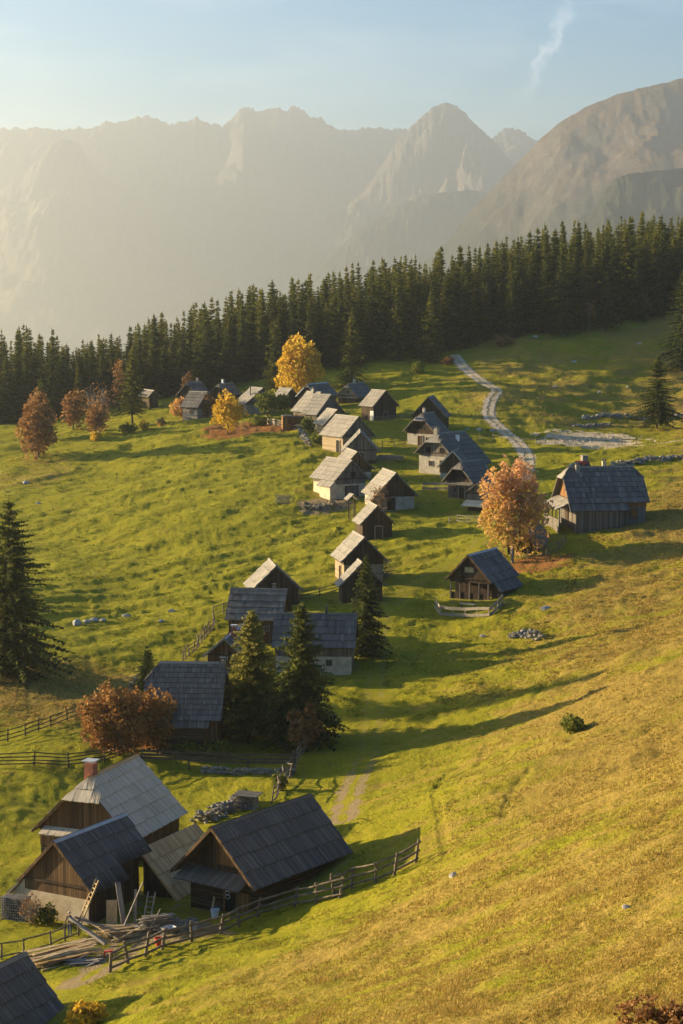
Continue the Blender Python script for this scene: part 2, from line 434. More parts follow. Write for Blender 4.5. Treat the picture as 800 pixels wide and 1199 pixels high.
patchy('white_paint', (0.62,0.61,0.58), (0.72,0.71,0.68), (0.80,0.79,0.77), 3, .1, .5)
patchy('blue_cloth', (0.03,0.05,0.09), (0.05,0.08,0.14), (0.08,0.12,0.20), 4)
patchy('cloth_dark', (0.02,0.016,0.015), (0.04,0.032,0.03), (0.06,0.05,0.045), 6)
patchy('skin', (0.40,0.24,0.17), (0.46,0.28,0.20), (0.52,0.33,0.24), 6, .1)
patchy('hair_fair', (0.42,0.33,0.20), (0.52,0.42,0.27), (0.62,0.52,0.36), 9)
mg, ng = nt('pane_glass'); finish(ng, (0.02, 0.025, 0.03), 0.12, spec=0.6); M['pane'] = mg
ms, ns_ = nt('solar_cell'); finish(ns_, (0.012, 0.016, 0.03), 0.2, spec=0.6); M['solar'] = ms

def leaves(name, stops, trans=0.35, vary=False):
    m, n = nt(name)
    c = ramp(n, attr(n, 'tone'), stops)
    oi = N(n, 'ShaderNodeObjectInfo').outputs['Random']
    c = mixc(n, 1.0, c, ramp(n, oi, [(0.0, (.72,.78,.8)), (.5, (1.0,1.0,1.0)), (1.0, (1.5,1.32,1.0))]) if vary else (1.0,1.0,1.0), 'MULTIPLY')
    finish(n, c, 0.75, spec=0.15, trans=trans); M[name] = m
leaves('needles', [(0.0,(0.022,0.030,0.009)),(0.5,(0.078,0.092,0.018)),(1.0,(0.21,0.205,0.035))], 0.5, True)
leaves('needles_warm', [(0.0,(0.075,0.08,0.016)),(0.5,(0.21,0.20,0.035)),(1.0,(0.38,0.31,0.07))], 0.5)
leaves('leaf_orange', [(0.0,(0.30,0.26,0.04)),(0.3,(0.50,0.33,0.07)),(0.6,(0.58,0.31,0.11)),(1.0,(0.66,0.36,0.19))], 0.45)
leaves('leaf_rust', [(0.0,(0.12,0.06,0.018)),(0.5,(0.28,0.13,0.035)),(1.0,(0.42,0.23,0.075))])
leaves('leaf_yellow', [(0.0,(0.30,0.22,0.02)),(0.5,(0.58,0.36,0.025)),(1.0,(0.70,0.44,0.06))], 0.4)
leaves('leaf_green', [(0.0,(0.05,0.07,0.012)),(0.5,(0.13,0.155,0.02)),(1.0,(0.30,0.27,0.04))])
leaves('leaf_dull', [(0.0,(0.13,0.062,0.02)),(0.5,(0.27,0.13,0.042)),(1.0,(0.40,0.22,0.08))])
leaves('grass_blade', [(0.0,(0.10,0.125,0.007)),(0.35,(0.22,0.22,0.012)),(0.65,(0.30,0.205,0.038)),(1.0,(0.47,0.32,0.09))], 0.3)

def ground_mat():
    m, n = nt('meadow_grass')
    co = N(n, 'ShaderNodeTexCoord').outputs['Object']
    big = noise(n, co, 0.06, 5, 0.6); mid = noise(n, co, 0.35, 5, 0.6); fine = noise(n, co, 2.2, 5, 0.65); vf = noise(n, mapping(n, co, (1, 0.6, 1)), 7.0, 4, 0.7); lng = noise(n, mapping(n, co, (0.10, 0.34, 0.34)), 1.0, 5, 0.6)
    g = ramp(n, mid, [(0.25, (0.155,0.155,0.007)), (0.5, (0.225,0.200,0.009)), (0.75, (0.30,0.24,0.018))])
    g = mixc(n, 0.32, g, ramp(n, fine, [(0.3, (0.095,0.115,0.006)), (0.7, (0.31,0.28,0.02))]))
    d = ramp(n, fine, [(0.25, (0.15,0.098,0.016)), (0.5, (0.275,0.185,0.036)), (0.78, (0.42,0.285,0.085))])
    d = mixc(n, 0.4, d, ramp(n, vf, [(0.3, (0.145,0.105,0.02)), (0.72, (0.36,0.255,0.06))]))
    f = math_(n, 'ADD', attr(n, 'dry'), math_(n, 'MULTIPLY', math_(n, 'SUBTRACT', mid, 0.5), 1.1))
    f = math_(n, 'ADD', f, math_(n, 'MULTIPLY', math_(n, 'SUBTRACT', big, 0.5), 1.7))
    f = math_(n, 'ADD', f, math_(n, 'MULTIPLY', math_(n, 'SUBTRACT', fine, 0.5), 0.6))
    f = math_(n, 'ADD', f, math_(n, 'MULTIPLY', math_(n, 'SUBTRACT', lng, 0.5), 1.2))
    fm = N(n, 'ShaderNodeMapRange', interpolation_type='SMOOTHSTEP'); L(n, f, fm.inputs[0]); fm.inputs[1].default_value = 0.2; fm.inputs[2].default_value = 0.85
    c = mixc(n, fm.outputs[0], g, d)
    for a, cc in (('scar', (0.075,0.06,0.018)), ('dirt', (0.24,0.175,0.095)), ('leaf', (0.26,0.115,0.035)), ('gravel', (0.46,0.37,0.25))):
        k = math_(n, 'ADD', attr(n, a), math_(n, 'MULTIPLY', math_(n, 'SUBTRACT', fine, 0.5), 1.2))
        kr = N(n, 'ShaderNodeMapRange', interpolation_type='SMOOTHSTEP'); L(n, k, kr.inputs[0]); kr.inputs[1].default_value = 0.45; kr.inputs[2].default_value = 0.75
        c = mixc(n, kr.outputs[0], c, cc)
    h = math_(n, 'ADD', math_(n, 'MULTIPLY', fine, 0.6), math_(n, 'MULTIPLY', vf, 0.4))
    finish(n, c, 0.95, h, 1.0, 0.32, 0.05); M['ground'] = m
ground_mat()

# ------------------------------------------------------------------ ground
def dry_at(x, y):
    x0 = np.interp(y, [60, 85, 110, 137, 185, 252, 300, 330, 380, 450, 520], [-22, -15, -9, 1, 7, 20, 34, 50, 60, 64, 64])
    d = 0.80 * sstep(-15, 19, x - x0)
    up = sstep(370, 430, y) * sstep(16, 34, x)
    d = np.maximum(d, 0.60 * up)
    gx, gy = G0(50, 815)
    d = np.maximum(d, 0.85 * sstep(1.3, 0.5, np.hypot((x - gx) / 17, (y - gy) / 16)))
    gx, gy = G0(10, 560)
    d = np.maximum(d, 0.5 * sstep(1.4, 0.4, np.hypot((x - gx) / 16, (y - gy) / 22)))
    gx, gy = G0(20, 910)
    d = np.maximum(d, 0.55 * sstep(1.4, 0.4, np.hypot((x - gx) / 6, (y - gy) / 5)))
    return d - 0.10
def masks(x, y):
    p = np.minimum(seg_d(x, y, PATH) / 1.0, seg_d(x, y, PATH2) / 1.1)
    e = fbm(x / 2.2, y / 2.8, 77, 3)
    dirt = sstep(1.5, 0.3, np.abs(p - .75) * 1.6 + 0.6 * e) * (0.50 + .30 * sstep(190, 165, y))
    for h in HC: dirt = np.maximum(dirt, 0.52 * sstep(1.35, 0.85, np.hypot(x - h[0], y - h[1]) / (h[2] + .8) + .25 * e))
    gx, gy = G0(375, 592)
    dirt = np.maximum(dirt, sstep(1.1, .6, np.hypot((x - gx) / 5.5, (y - gy) / 7) + .3 * e))
    gx, gy = G0(185, 1098)
    dirt = np.maximum(dirt, .8 * sstep(1.1, .6, np.hypot((x - gx) / 6.5, (y - gy) / 4.5) + .3 * e))
    leaf = np.zeros(len(x))
    for (cx, cy), rx, ry in LEAF_C: leaf = np.maximum(leaf, sstep(1.2, .5, np.hypot((x - cx) / rx, (y - cy) / ry) + .35 * e))
    grav = sstep(2.2, 1.2, seg_d(x, y, TRACK) + .5 * e) * .7
    grav = np.maximum(grav, sstep(1.1, .75, np.hypot((x - GRAVEL_C[0]) / 11, (y - GRAVEL_C[1]) / 13) + .45 * e))
    grav = np.maximum(grav, .8 * sstep(2.2, .6, seg_d(x, y, STRIP) + .8 * e))
    scar = np.zeros(len(x))
    for sc in SCARS: scar = np.maximum(scar, .42 * sstep(.5, .1, seg_d(x, y, sc) + .5 * e))
    return dirt, leaf, grav, scar

def make_ground():
    rows = np.concatenate([np.linspace(-60, 52, 16, endpoint=False), 52 * np.exp(np.linspace(0, math.log(660 / 52.0), 860)), 660 * np.exp(np.linspace(0, math.log(19300 / 660.0), 80))[1:]])
    a = np.linspace(-1, 1, 640); ang = 0.185 * a + 0.17 * a ** 7
    YY, AA = np.meshgrid(rows, ang, indexing='ij')
    XX = AA * np.maximum(YY, 75.0); XX = XX * np.minimum(1.0, 3700.0 / np.maximum(.355 * YY, 1.0))
    x = XX.ravel(); y = YY.ravel()
    z = height(x, y)
    V = np.stack([x, y, z], 1).astype(np.float32)
    nr, nc = XX.shape
    i = np.arange(nr * nc).reshape(nr, nc)
    Fc = np.stack([i[:-1, :-1].ravel(), i[:-1, 1:].ravel(), i[1:, 1:].ravel(), i[1:, :-1].ravel()], 1)
    me = mesh_np('meadow', V, Fc, M['ground'], smooth=True)
    dirt, leaf, grav, scar = masks(x, y)
    for nme, arr in (('dry', dry_at(x, y)), ('dirt', dirt), ('leaf', leaf), ('gravel', grav), ('scar', scar)):
        at = me.attributes.new(nme, 'FLOAT', 'POINT'); at.data.foreach_set('value', arr.astype(np.float32))
    o = bpy.data.objects.new('meadow', me); COL.objects.link(o)
    tag(o, kind='structure')
make_ground()

def ribbon(name, line, half, mat, lift, seed, two=False):
    P = smooth_line(line, 3); P = np.array(P)
    d = np.gradient(P, axis=0); d /= np.linalg.norm(d, axis=1)[:, None] + 1e-9
    nrm = np.stack([d[:, 1], -d[:, 0]], 1)
    s = np.arange(len(P)) * 0.9
    bands = [(-half, half)] if not two else [(-half, -half * .3), (half * .26, half)]
    V = []; Fc = []
    for b, (a0, a1) in enumerate(bands):
        e0 = a0 + 0.42 * fbm(s / 2, s * 0 + b * 7, seed, 3); e1 = a1 + 0.42 * fbm(s / 2, s * 0 + b * 7 + 3, seed + 1, 3)
        k = 5; off = len(V)
        for i in range(len(P)):
            for j in range(k):
                q = P[i] + nrm[i] * (e0[i] + (e1[i] - e0[i]) * j / (k - 1)); V.append((q[0], q[1]))
        for i in range(len(P) - 1):
            for j in range(k - 1):
                q = off + i * k + j; Fc.append((q, q + 1, q + k + 1, q + k))
    V = np.array(V); z = height(V[:, 0], V[:, 1]) + lift
    me = mesh_np(name, np.column_stack([V, z]).astype(np.float32), np.array(Fc), mat, smooth=True)
    o = bpy.data.objects.new(name, me); COL.objects.link(o); tag(o, kind='structure'); return o
ribbon('gravel_track', TRACK, 1.2, M['gravel'], 0.055, 5, True)

# ------------------------------------------------------------------ grass tufts (stuff)
def make_tufts(name, n, y0, y1, power, hgt, seed):
    r = np.random.RandomState(seed)
    u = r.rand(n)
    y = (y0 ** (1 - power) + u * (y1 ** (1 - power) - y0 ** (1 - power))) ** (1 / (1 - power))
    x = (r.rand(n) * 2 - 1) * 0.195 * y
    keep = np.ones(n, bool)
    for cx, cy, rr in HC: keep &= np.hypot(x - cx, y - cy) > rr + 0.4
    keep &= np.minimum(seg_d(x, y, PATH), seg_d(x, y, PATH2)) > 0.7 + .4 * r.rand(n)
    dry = dry_at(x, y)
    cl = fbm(x / 3.1, y / 3.6, 91, 3)
    keep &= (cl + 0.9 * dry + .5 * r.rand(n)) > 0.15
    x, y, dry, cl = x[keep], y[keep], dry[keep], cl[keep]; n = len(x)
    z = height(x, y)
    B = 5
    az = r.rand(n, B) * 2 * np.pi
    hh = hgt * (0.45 + 0.9 * r.rand(n, B)) * (0.30 + 1.15 * np.clip(.55 * dry + cl * .7, 0, 1))[:, None] * (y / 110.0)[:, None] ** 0.25
    lean = hh * (0.25 + 0.6 * r.rand(n, B)); wd = hgt * 0.16 * (y / 90.0)[:, None] ** 0.6 * np.ones((n, B))
    px = x[:, None] + 0.12 * r.randn(n, B) * hgt * 3; py = y[:, None] + 0.12 * r.randn(n, B) * hgt * 3
    dx, dy = np.cos(az), np.sin(az)
    zb = z[:, None] - 0.04
    A = np.stack([px - dy * wd, py + dx * wd, zb * np.ones_like(px)], -1)
    C = np.stack([px + dy * wd, py - dx * wd, zb * np.ones_like(px)], -1)
    T = np.stack([px + dx * lean, py + dy * lean, zb + hh], -1)
    V = np.stack([A, C, T], 2).reshape(-1, 3).astype(np.float32)
    Fc = np.arange(len(V)).reshape(-1, 3)
    tone = np.clip(dry[:, None] * 0.85 + 0.08 + 0.30 * cl[:, None] * .6 + 0.16 * r.randn(n, B), 0, 1).ravel()
    me = mesh_np(name, V, Fc, M['grass_blade'], tone)
    o = bpy.data.objects.new(name, me); COL.objects.link(o); tag(o, 'short tufts of green and straw coloured meadow grass', 'grass', kind='stuff')
make_tufts('grass', 190000, 52, 300, 1.75, 0.15, 3)
make_tufts('grass', 90000, 200, 480, 1.5, 0.2, 5)

# ------------------------------------------------------------------ houses
def course_boards(mb, O, U, V, us, ue, s, nc, bw, r, lift=0.065, gapdark=0.0):
    O = Vector(O); U = Vector(U); V = Vector(V); Nn = U.cross(V)
    if Nn.z < 0: Nn = -Nn
    for c in range(nc):
        v0 = s * c / nc - (0.05 if c else 0); v1 = s * (c + 1) / nc
        if c == nc - 1: v1 += 0.05
        a = min(us(max(v0, 0)), us(v1)); b = max(ue(max(v0, 0)), ue(v1))
        u = a
        ctone = r.uniform(-.05, .05)
        while u < b - 0.02:
            w = bw * r.uniform(0.75, 1.3); u1 = min(u + w, b)
            if b - u1 < bw * .4: u1 = b
            q = [max(u, us(max(v0, 0))), min(u1, ue(max(v0, 0))), min(u1, ue(v1)), max(u, us(v1))]
            if q[1] - q[0] > 0.01 or q[2] - q[3] > 0.01:
                q[1] = max(q[1], q[0]); q[2] = max(q[2], q[3])
                g = 0.008
                e = r.uniform(-.035, .035) if r.random() > .03 else r.uniform(-.16, .0)
                l0 = 0.015 + r.uniform(0, .01); l1 = lift + 0.03 + r.uniform(-.012, .018)
                tn = min(1, max(0, r.gauss(.5, .19) + ctone))
                p0 = O + U * (q[0] + g) + V * v0 + Nn * l0; p1 = O + U * (q[1] - g) + V * v0 + Nn * l0
                p2 = O + U * (q[2] - g) + V * (v1 + e) + Nn * l1; p3 = O + U * (q[3] + g) + V * (v1 + e) + Nn * l1
                k = r.uniform(0, 50)
                mb.poly([p0, p1, p2, p3], tn, 0, [(q[0] + k, v0), (q[1] + k, v0), (q[2] + k, v1), (q[3] + k, v1)])
                d = -Nn * (l1 + 0.01)
                mb.poly([p3, p2, p2 + d, p3 + d], tn * .8, 0, [(k, 0), (k + .2, 0), (k + .2, .1), (k, .1)])
                mb.poly([p0, p3, p3 + d], tn * .8)
            u = u1

def slab(mb, poly, Nn, t, tone=0.15):
    """closed plate under the boards"""
    Nn = Vector(Nn); top = [Vector(p) for p in poly]; bot = [p - Nn * t for p in top]
    mb.poly(top, tone); mb.poly(bot[::-1], tone)
    for i in range(len(top)):
        j = (i + 1) % len(top)
        mb.poly([top[i], bot[i], bot[j], top[j]], tone + .25)

def opening(root, kind, side, u, z, w, h, wm, geo, mat=None, fr='wood_pale'):
    """a door or window on a wall: side F (front gable), L, R; built proud of the wall with a recessed pane"""
    t = 0.07
    if side == 'F': c = Vector((u, geo['yf'], z)); ax = Vector((1, 0, 0)); nn = Vector((0, -1, 0))
    elif side == 'L': c = Vector((-geo['xw'], u, z)); ax = Vector((0, 1, 0)); nn = Vector((-1, 0, 0))
    else: c = Vector((geo['xw'], u, z)); ax = Vector((0, 1, 0)); nn = Vector((1, 0, 0))
    up = Vector((0, 0, 1))
    if kind == 'window':
        f = MB(); b = 0.08
        for s_, ln in ((-1, h), (1, h)):
            f.beam(c + ax * (s_ * (w / 2)) - up * (h / 2 + b / 2) + nn * .03, c + ax * (s_ * w / 2) + up * (h / 2 + b / 2) + nn * .03, t, b)
        for s_ in (-1, 1):
            f.beam(c + up * (s_ * h / 2) - ax * (w / 2 - b / 2) + nn * .03, c + up * (s_ * h / 2) + ax * (w / 2 - b / 2) + nn * .03, b, t)
        f.beam(c - up * (h / 2 - b / 2) + nn * .02, c + up * (h / 2 - b / 2) + nn * .02, .04, .04)
        o = f.build('window', M[fr], root)
        p = MB(); a = c + nn * .012
        p.poly([a - ax * w / 2 - up * h / 2, a + ax * w / 2 - up * h / 2, a + ax * w / 2 + up * h / 2, a - ax * w / 2 + up * h / 2])
        p.build('pane', M[mat or 'pane'], o)
    else:
        p = MB(); a = c
        for k in range(5):
            o_ = (k - 2) * w / 5
            p.beam(a + ax * o_ - up * h / 2 + nn * (.03 + .006 * (k % 2)), a + ax * o_ + up * h / 2 + nn * (.03 + .006 * (k % 2)), w / 5 * .94, .05)
        o = p.build('door', M[mat or 'wood_dark'], root)
        f = MB()
        for s_ in (-1, 1): f.beam(c + ax * (s_ * (w / 2 + .06)) - up * h / 2 + nn * .05, c + ax * (s_ * (w / 2 + .06)) + up * (h / 2) + nn * .05, .12, .10)
        f.beam(c + up * (h / 2 + .06) - ax * (w / 2 + .12) + nn * .05, c + up * (h / 2 + .06) + ax * (w / 2 + .12) + nn * .05, .10, .12)
        f.build('door_frame', M[fr], o)

def chimney(root, y, x, ztop, base, w=0.55, kind='plaster_grey', capm='metal_dark', d=None):
    m = MB(); m.box((x, y, (base + ztop) / 2), (w, d or w, ztop - base)); c = m.build('chimney', M[kind], root)
    k = MB()
    for sx in (-1, 1):
        for sy in (-1, 1): k.box((x + sx * w * .36, y + sy * w * .36, ztop + .10), (.09, .09, .2))
    k.box((x, y, ztop + .235), (w * 1.35, w * 1.35, .07))
    k.build('chimney_cap', M[capm], c)

def house(key, label, cat, name='wooden_cabin', roof='roof_grey', lower='log_dark', upper='wood_dark', h1=0.8, hipf=0.0, hipb=0.0, nc=None, bw=0.18,
          ov=0.5, ovb=0.4, ovs=0.5, catL=None, catR=None, openings=(), chimneys=(), pent=None, pents=(), recess=0, cap='roof_sunlit', group='wooden shepherd houses of the village', seed=None, barge='wood_grey', roofhip=None, stone=0, torn=None):
    x, y, z, yaw, w, ln, rise, eh = HS[key]
    r = random.Random(seed or hash_(key))
    root = empty(name, (x, y, z), -math.radians(yaw)); tag(root, label, cat, group)
    hw = w / 2; pk = eh + rise; s = math.hypot(hw, rise); cs, sn = hw / s, rise / s
    nc = nc or max(3, round(s / 1.05))
    vh = 0.36 * s if (hipf or hipb) else 0.0
    vf = hipf * s; vb = hipb * s
    fd = vf * cs * 0.75 if hipf else 0.0; bd = vb * cs * 0.75 if hipb else 0.0
    us = (lambda v: max(0.0, fd * (1 - v / vf))) if hipf else (lambda v: 0.0)
    ue = (lambda v: ln - max(0.0, bd * (1 - v / vb))) if hipb else (lambda v: ln)
    tk = 0.11
    for sd in (-1, 1):
        O = Vector((0, 0, pk)); U = Vector((0, 1, 0)); V = Vector((sd * cs, 0, -sn)); Nn = Vector((sd * sn, 0, cs))
        mb = MB(); ue_ = ue
        if torn and sd > 0:   # the lower far corner of this roof side is broken away
            ue_ = lambda v: ln if v < torn * s else ln - (ln - .5) * (v - torn * s) / (s - torn * s) + .12 * math.sin(v * 9)
        course_boards(mb, O, U, V, us, ue_, s, nc, bw, r)
        pol = [(us(0), 0), (ue(0), 0)]
        if hipb: pol.append((ln, vb))
        pol += [(ln, s), (0, s)] if ue_ is ue else [(ln, torn * s), (.4, s), (0, s)]
        if hipf: pol.append((0, vf))
        slab(mb, [O + U * a + V * b for a, b in pol], Nn, tk)
        ct = catL if sd < 0 else catR
        o = mb.build('roof_slope', M[roof], root)
        if ct:
            c0, c1, ex = ct; m2 = MB(); O2 = O + V * (s - .1) - Nn * .10
            course_boards(m2, O2, U, V, lambda v: c0, lambda v: c1, ex + .1, max(1, round(ex / 1.1)), bw, r)
            slab(m2, [O2 + U * a + V * b for a, b in ((c0, 0), (c1, 0), (c1, ex + .1), (c0, ex + .1))], Nn, tk)
            m2.build('eave_extension', M[roof], root)
            # the outshot wall below it
            xa = hw - ovs; xb = hw + ex * cs - 0.35; za = eh + ovs * sn / cs - .25; zb = eh - (ex * cs - .35) * sn / cs - .25
            if zb > 0.4:
                m3 = MB(); ya, yb = c0 + ov, c1 - ov
                q = [(sd * xa, -1.2), (sd * xb, -1.2), (sd * xb, zb), (sd * xa, za)]
                A = [Vector((a, ya, b)) for a, b in q]; B = [Vector((a, yb, b)) for a, b in q]
                m3.poly(A); m3.poly(B[::-1])
                for k in range(4): m3.poly([A[k], B[k], B[(k + 1) % 4], A[(k + 1) % 4]])
                m3.build('outshot_wall', M[lower], root)
    for f, vv, dd, y0, sg in ((hipf, vf, fd, 0, 1), (hipb, vb, bd, ln, -1)):
        if not f: continue
        mb = MB(); ap = Vector((0, y0 + sg * dd, pk)); mid = Vector((0, y0 - sg * .12, pk - vv * sn - .04)); V = mid - ap; sl = V.length; V.normalize()
        xh = vv * cs
        U = Vector((1, 0, 0)) if sg > 0 else Vector((-1, 0, 0))
        course_boards(mb, ap, U, V, lambda v: -xh * v / sl, lambda v: xh * v / sl, sl, 2, bw, r)
        Nn = U.cross(V); Nn = Nn if Nn.z > 0 else -Nn
        slab(mb, [ap, ap + V * sl - U * xh, ap + V * sl + U * xh], Nn, tk * .8)
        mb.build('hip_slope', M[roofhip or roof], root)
    # ridge cap, its left side toned lighter to look sunlit
    mb = MB()
    for sd in (-1, 1):
        O = Vector((0, us(0) - .03, pk)); V = Vector((sd * cs, 0, -sn)); Nn = Vector((sd * sn, 0, cs)); l2 = ue(0) - us(0) + .06
        a = O + Nn * .10 - V * .02; mb.poly([a, a + Vector((0, l2, 0)), a + Vector((0, l2, 0)) + V * .26, a + V * .26], .6 if sd < 0 else .4, 0, [(0,0),(l2,0),(l2,.3),(0,.3)])
        b = a + V * .26; mb.poly([b, b + Vector((0, l2, 0)), b + Vector((0, l2, 0)) - Nn * .05, b - Nn * .05], .4)
    mb.build('ridge_cap', M[cap], root)
    # barge boards at the front gable
    for sd in (-1, 1):
        mb = MB()
        a = Vector((sd * vf * cs, .02, pk - vf * sn)); b = Vector((sd * hw, .02, eh)); off = Vector((sd * sn, 0, cs)) * (-.06)
        mb.beam(a + off, b + off, .05, .2, .6)
        mb.build('barge_board', M[barge], root)
    # walls
    xw = hw - ovs; yf = ov; yb = ln - ovb; dz = tk / cs + .02
    top = pk - dz; we = eh + ovs * sn / cs - dz
    prof = [(-xw, h1), (xw, h1), (xw, we)]
    zh = pk - vf * sn - dz - .02
    if hipf: prof += [(max(0.02, (top - zh) * cs / sn), zh), (-max(0.02, (top - zh) * cs / sn), zh)]
    else: prof += [(0, top)]
    prof += [(-xw, we)]
    mb = MB(); A = [Vector((a, yf, b)) for a, b in prof]; B = [Vector((a, yb, b)) for a, b in prof]
    bx = torn * hw - .25 if torn else xw
    if torn: B = [Vector((bx, yb, b.z if b.z <= h1 else pk - dz - bx * sn / cs)) if b.x > .1 else b for b in B]
    mb.poly(A); mb.poly(B[::-1])
    for k in range(len(A)): mb.poly([A[k], B[k], B[(k + 1) % len(A)], A[(k + 1) % len(A)]])
    if we > h1: mb.build('timber_wall', M[upper], root)
    mb = MB(); i = .04 if not stone else -.05
    if torn:
        q = [(-xw + i, yf + i), (xw - i, yf + i), (bx - i, yb - i), (-xw + i, yb - i)]; lo = [Vector((a, b, -2)) for a, b in q]; hi = [Vector((a, b, h1)) for a, b in q]
        mb.poly(hi); mb.poly(lo[::-1])
        for k in range(4): mb.poly([lo[k], lo[(k + 1) % 4], hi[(k + 1) % 4], hi[k]])
    else: mb.box((0, (yf + yb + recess) / 2, (h1 - 2.0) / 2), (2 * (xw - i), yb - yf - 2 * i - recess, h1 + 2.0))
    mb.build('lower_wall', M[lower], root)
    # rafter ends and a tie beam on the gable
    mb = MB(); mb.beam((-xw - .05, yf - .06, we - .05), (xw + .05, yf - .06, we - .05), .12, .18)
    mb.build('tie_beam', M['wood_dark'], root)
    if key in ('h31', 'h32', 'h33', 'h35', 'h25', 'h26', 'h28', 'h30'):
        for k in range(int((yb - yf) / 1.1) + 1):
            for sd in ((-1, 1) if not torn else (-1,)):
                mb = MB(); yy = yf + k * 1.1; mb.beam((sd * (xw - .05), yy, we + .02), (sd * (hw - .08), yy, eh + .08 * sn / cs - .12), .1, .12); mb.build('rafter', M['wood_dark'], root)
    geo = dict(yf=yf, xw=xw)
    for op in openings: opening(root, op[0], op[1], op[2], op[3], op[4], op[5], None, dict(yf=yf if len(op) < 9 else op[8], xw=xw), *(op[6:8] if len(op) > 6 else ()))
    for cc in chimneys:
        t, xo, hh = cc[:3]; zr = pk - abs(xo) * sn / cs
        chimney(root, t * ln, xo, zr + hh, zr - .6, *(cc[3:]))
    for pp in pents:   # (x0, x1, z, depth, drop, material)
        x0, x1, zz, dp, dr, pm = pp; mb = MB(); V = Vector((0, -dp, -dr)); sl = V.length; V.normalize()
        O = Vector((0, yf, zz)); U = Vector((1, 0, 0)); Nn = U.cross(V); Nn = Nn if Nn.z > 0 else -Nn
        course_boards(mb, O, U, V, lambda v: x0, lambda v: x1, sl, max(1, round(sl / 1.2)), bw, r)
        slab(mb, [O + U * x0, O + U * x1, O + U * x1 + V * sl, O + U * x0 + V * sl], Nn, .08)
        mb.build('pent_roof', M[pm], root)
    if recess:
        for k in range(5):
            mb = MB(); xx = -xw + .12 + k * (2 * xw - .24) / 4
            mb.beam((xx, yf + .1, 0), (xx, yf + .1, h1), .16); mb.build('porch_post', M['wood_grey'], root)
        mb = MB(); mb.box((0, yf + .13, .53), (2 * xw - .3, .05, .98))
        mb.build('porch_front', M[upper], root)
        mb = MB(); mb.box((0, yf + recess / 2, -.9), (2 * xw, recess, 2.0)); mb.build('porch_floor', M['rock'], root)
    return root
def hash_(k): return sum((i + 3) * ord(c) * 31 for i, c in enumerate(k))

W, D = 'window', 'door'
# ---- nearest group at the lower left
house('h36', 'dark plank roof cut off by the lower left corner of the photo', 'cabin', roof='roof_blue', lower='log_dark', upper='wood_dark', h1=.6, nc=5, bw=.14, seed=1)
house('h32', 'large house with half-hipped pale shingle roof and brick chimney', 'house', 'wooden_house', roof='roof_new', roofhip='roof_new', lower='log_dark', upper='wood_brown', h1=.9, hipf=.36, nc=6, bw=.15,
      chimneys=[(.22, -.25, 1.15, .8, 'brick', 'metal_light')], pents=[(-3.6, 2.2, 2.5, .9, .45, 'roof_new')],
      openings=[(W,'L',3.0,1.5,.7,.8)], cap='roof_tan', barge='wood_brown', seed=2)
r33 = house('h33', 'brown plank barn with torn dark roof, cream footing and a ladder leaning on it', 'barn', 'wooden_barn', roof='roof_blue', lower='plaster_cream', upper='wood_brown', h1=1.75, nc=4, bw=.125,
      catL=(0, 8.6, 1.4), cap='metal_light', barge='wood_brown', stone=1, ov=.25, seed=3, torn=.48)
r35 = house('h35', 'dark log barn with blue grey plank roof, pent roof and orange doorway', 'barn', 'wooden_barn', roof='roof_blue', lower='log_dark', upper='wood_dark', h1=2.6, nc=4, bw=.125, ov=1.3, ovs=.75,
      pents=[(-3.3, 2.7, 3.45, 1.55, .75, 'roof_blue')], openings=[(D,'F',.75,1.0,1.0,2.0,'opening_shade','wood_orange'),(D,'F',1.95,1.0,.95,2.0,'wood_orange','wood_orange'),(D,'F',.3,4.6,1.5,1.5,'wood_orange','wood_brown')],
      cap='roof_grey', barge='wood_brown', seed=4)
# ---- the cluster behind the two spruces
house('h31', 'broad house with rough grey shingle roof beside the rust red bush', 'house', 'wooden_house', roof='roof_grey', lower='log_dark', upper='wood_brown', h1=.8, hipf=.2, hipb=.34, nc=11, bw=.16,
      catL=(1.2, 6.6, .8), openings=[(W,'L',2.6,1.6,.7,1.0,'pane','plank_old'),(W,'L',5.4,1.6,.7,1.0,'pane','plank_old')], cap='roof_sunlit', ovs=.6, chimneys=[(.05, .3, .5, .5)], seed=5)
house('h29', 'small red brown cabin with brick chimney behind the half-hipped shingle house', 'cabin', roof='roof_grey', lower='wood_brown', upper='wood_brown', h1=.5, nc=4,
      chimneys=[(.28, .55, 1.3, .55, 'brick', 'metal_light')], cap='metal_light', barge='fence_pale', openings=[(W,'F',0,1.5,.6,.6)], seed=6)
house('h30', 'grey shingled cabin behind the two tall spruces with a vent pipe on its ridge', 'cabin', roof='roof_blue', lower='plaster_cream', upper='wood_grey', h1=2.2, nc=5, bw=.34, cap='roof_grey', chimneys=[(.37, 0, .6, .28, 'metal_dark')], seed=7,
      openings=[(D,'F',-.5,1.0,.9,1.9),(W,'L',3,1.5,.7,.7)])
house('h28', 'grey shingled cabin with brown walls above the cabin with the vent pipe', 'cabin', roof='roof_grey', lower='wood_brown', upper='wood_brown', h1=.5, nc=5, bw=.32, cap='roof_grey', barge='wood_brown', chimneys=[(.25, .5, .7, .4)], seed=8,
      openings=[(W,'L',2,1.4,.6,.6),(W,'F',0,1.5,.6,.7)])
house('h27', 'steep dark hut with one sunlit roof side at the top of the lower cluster', 'hut', 'wooden_hut', roof='roof_sunlit', lower='log_dark', upper='wood_dark', h1=.5, ov=.3, seed=9, openings=[(D,'F',.3,.9,.9,1.7)])
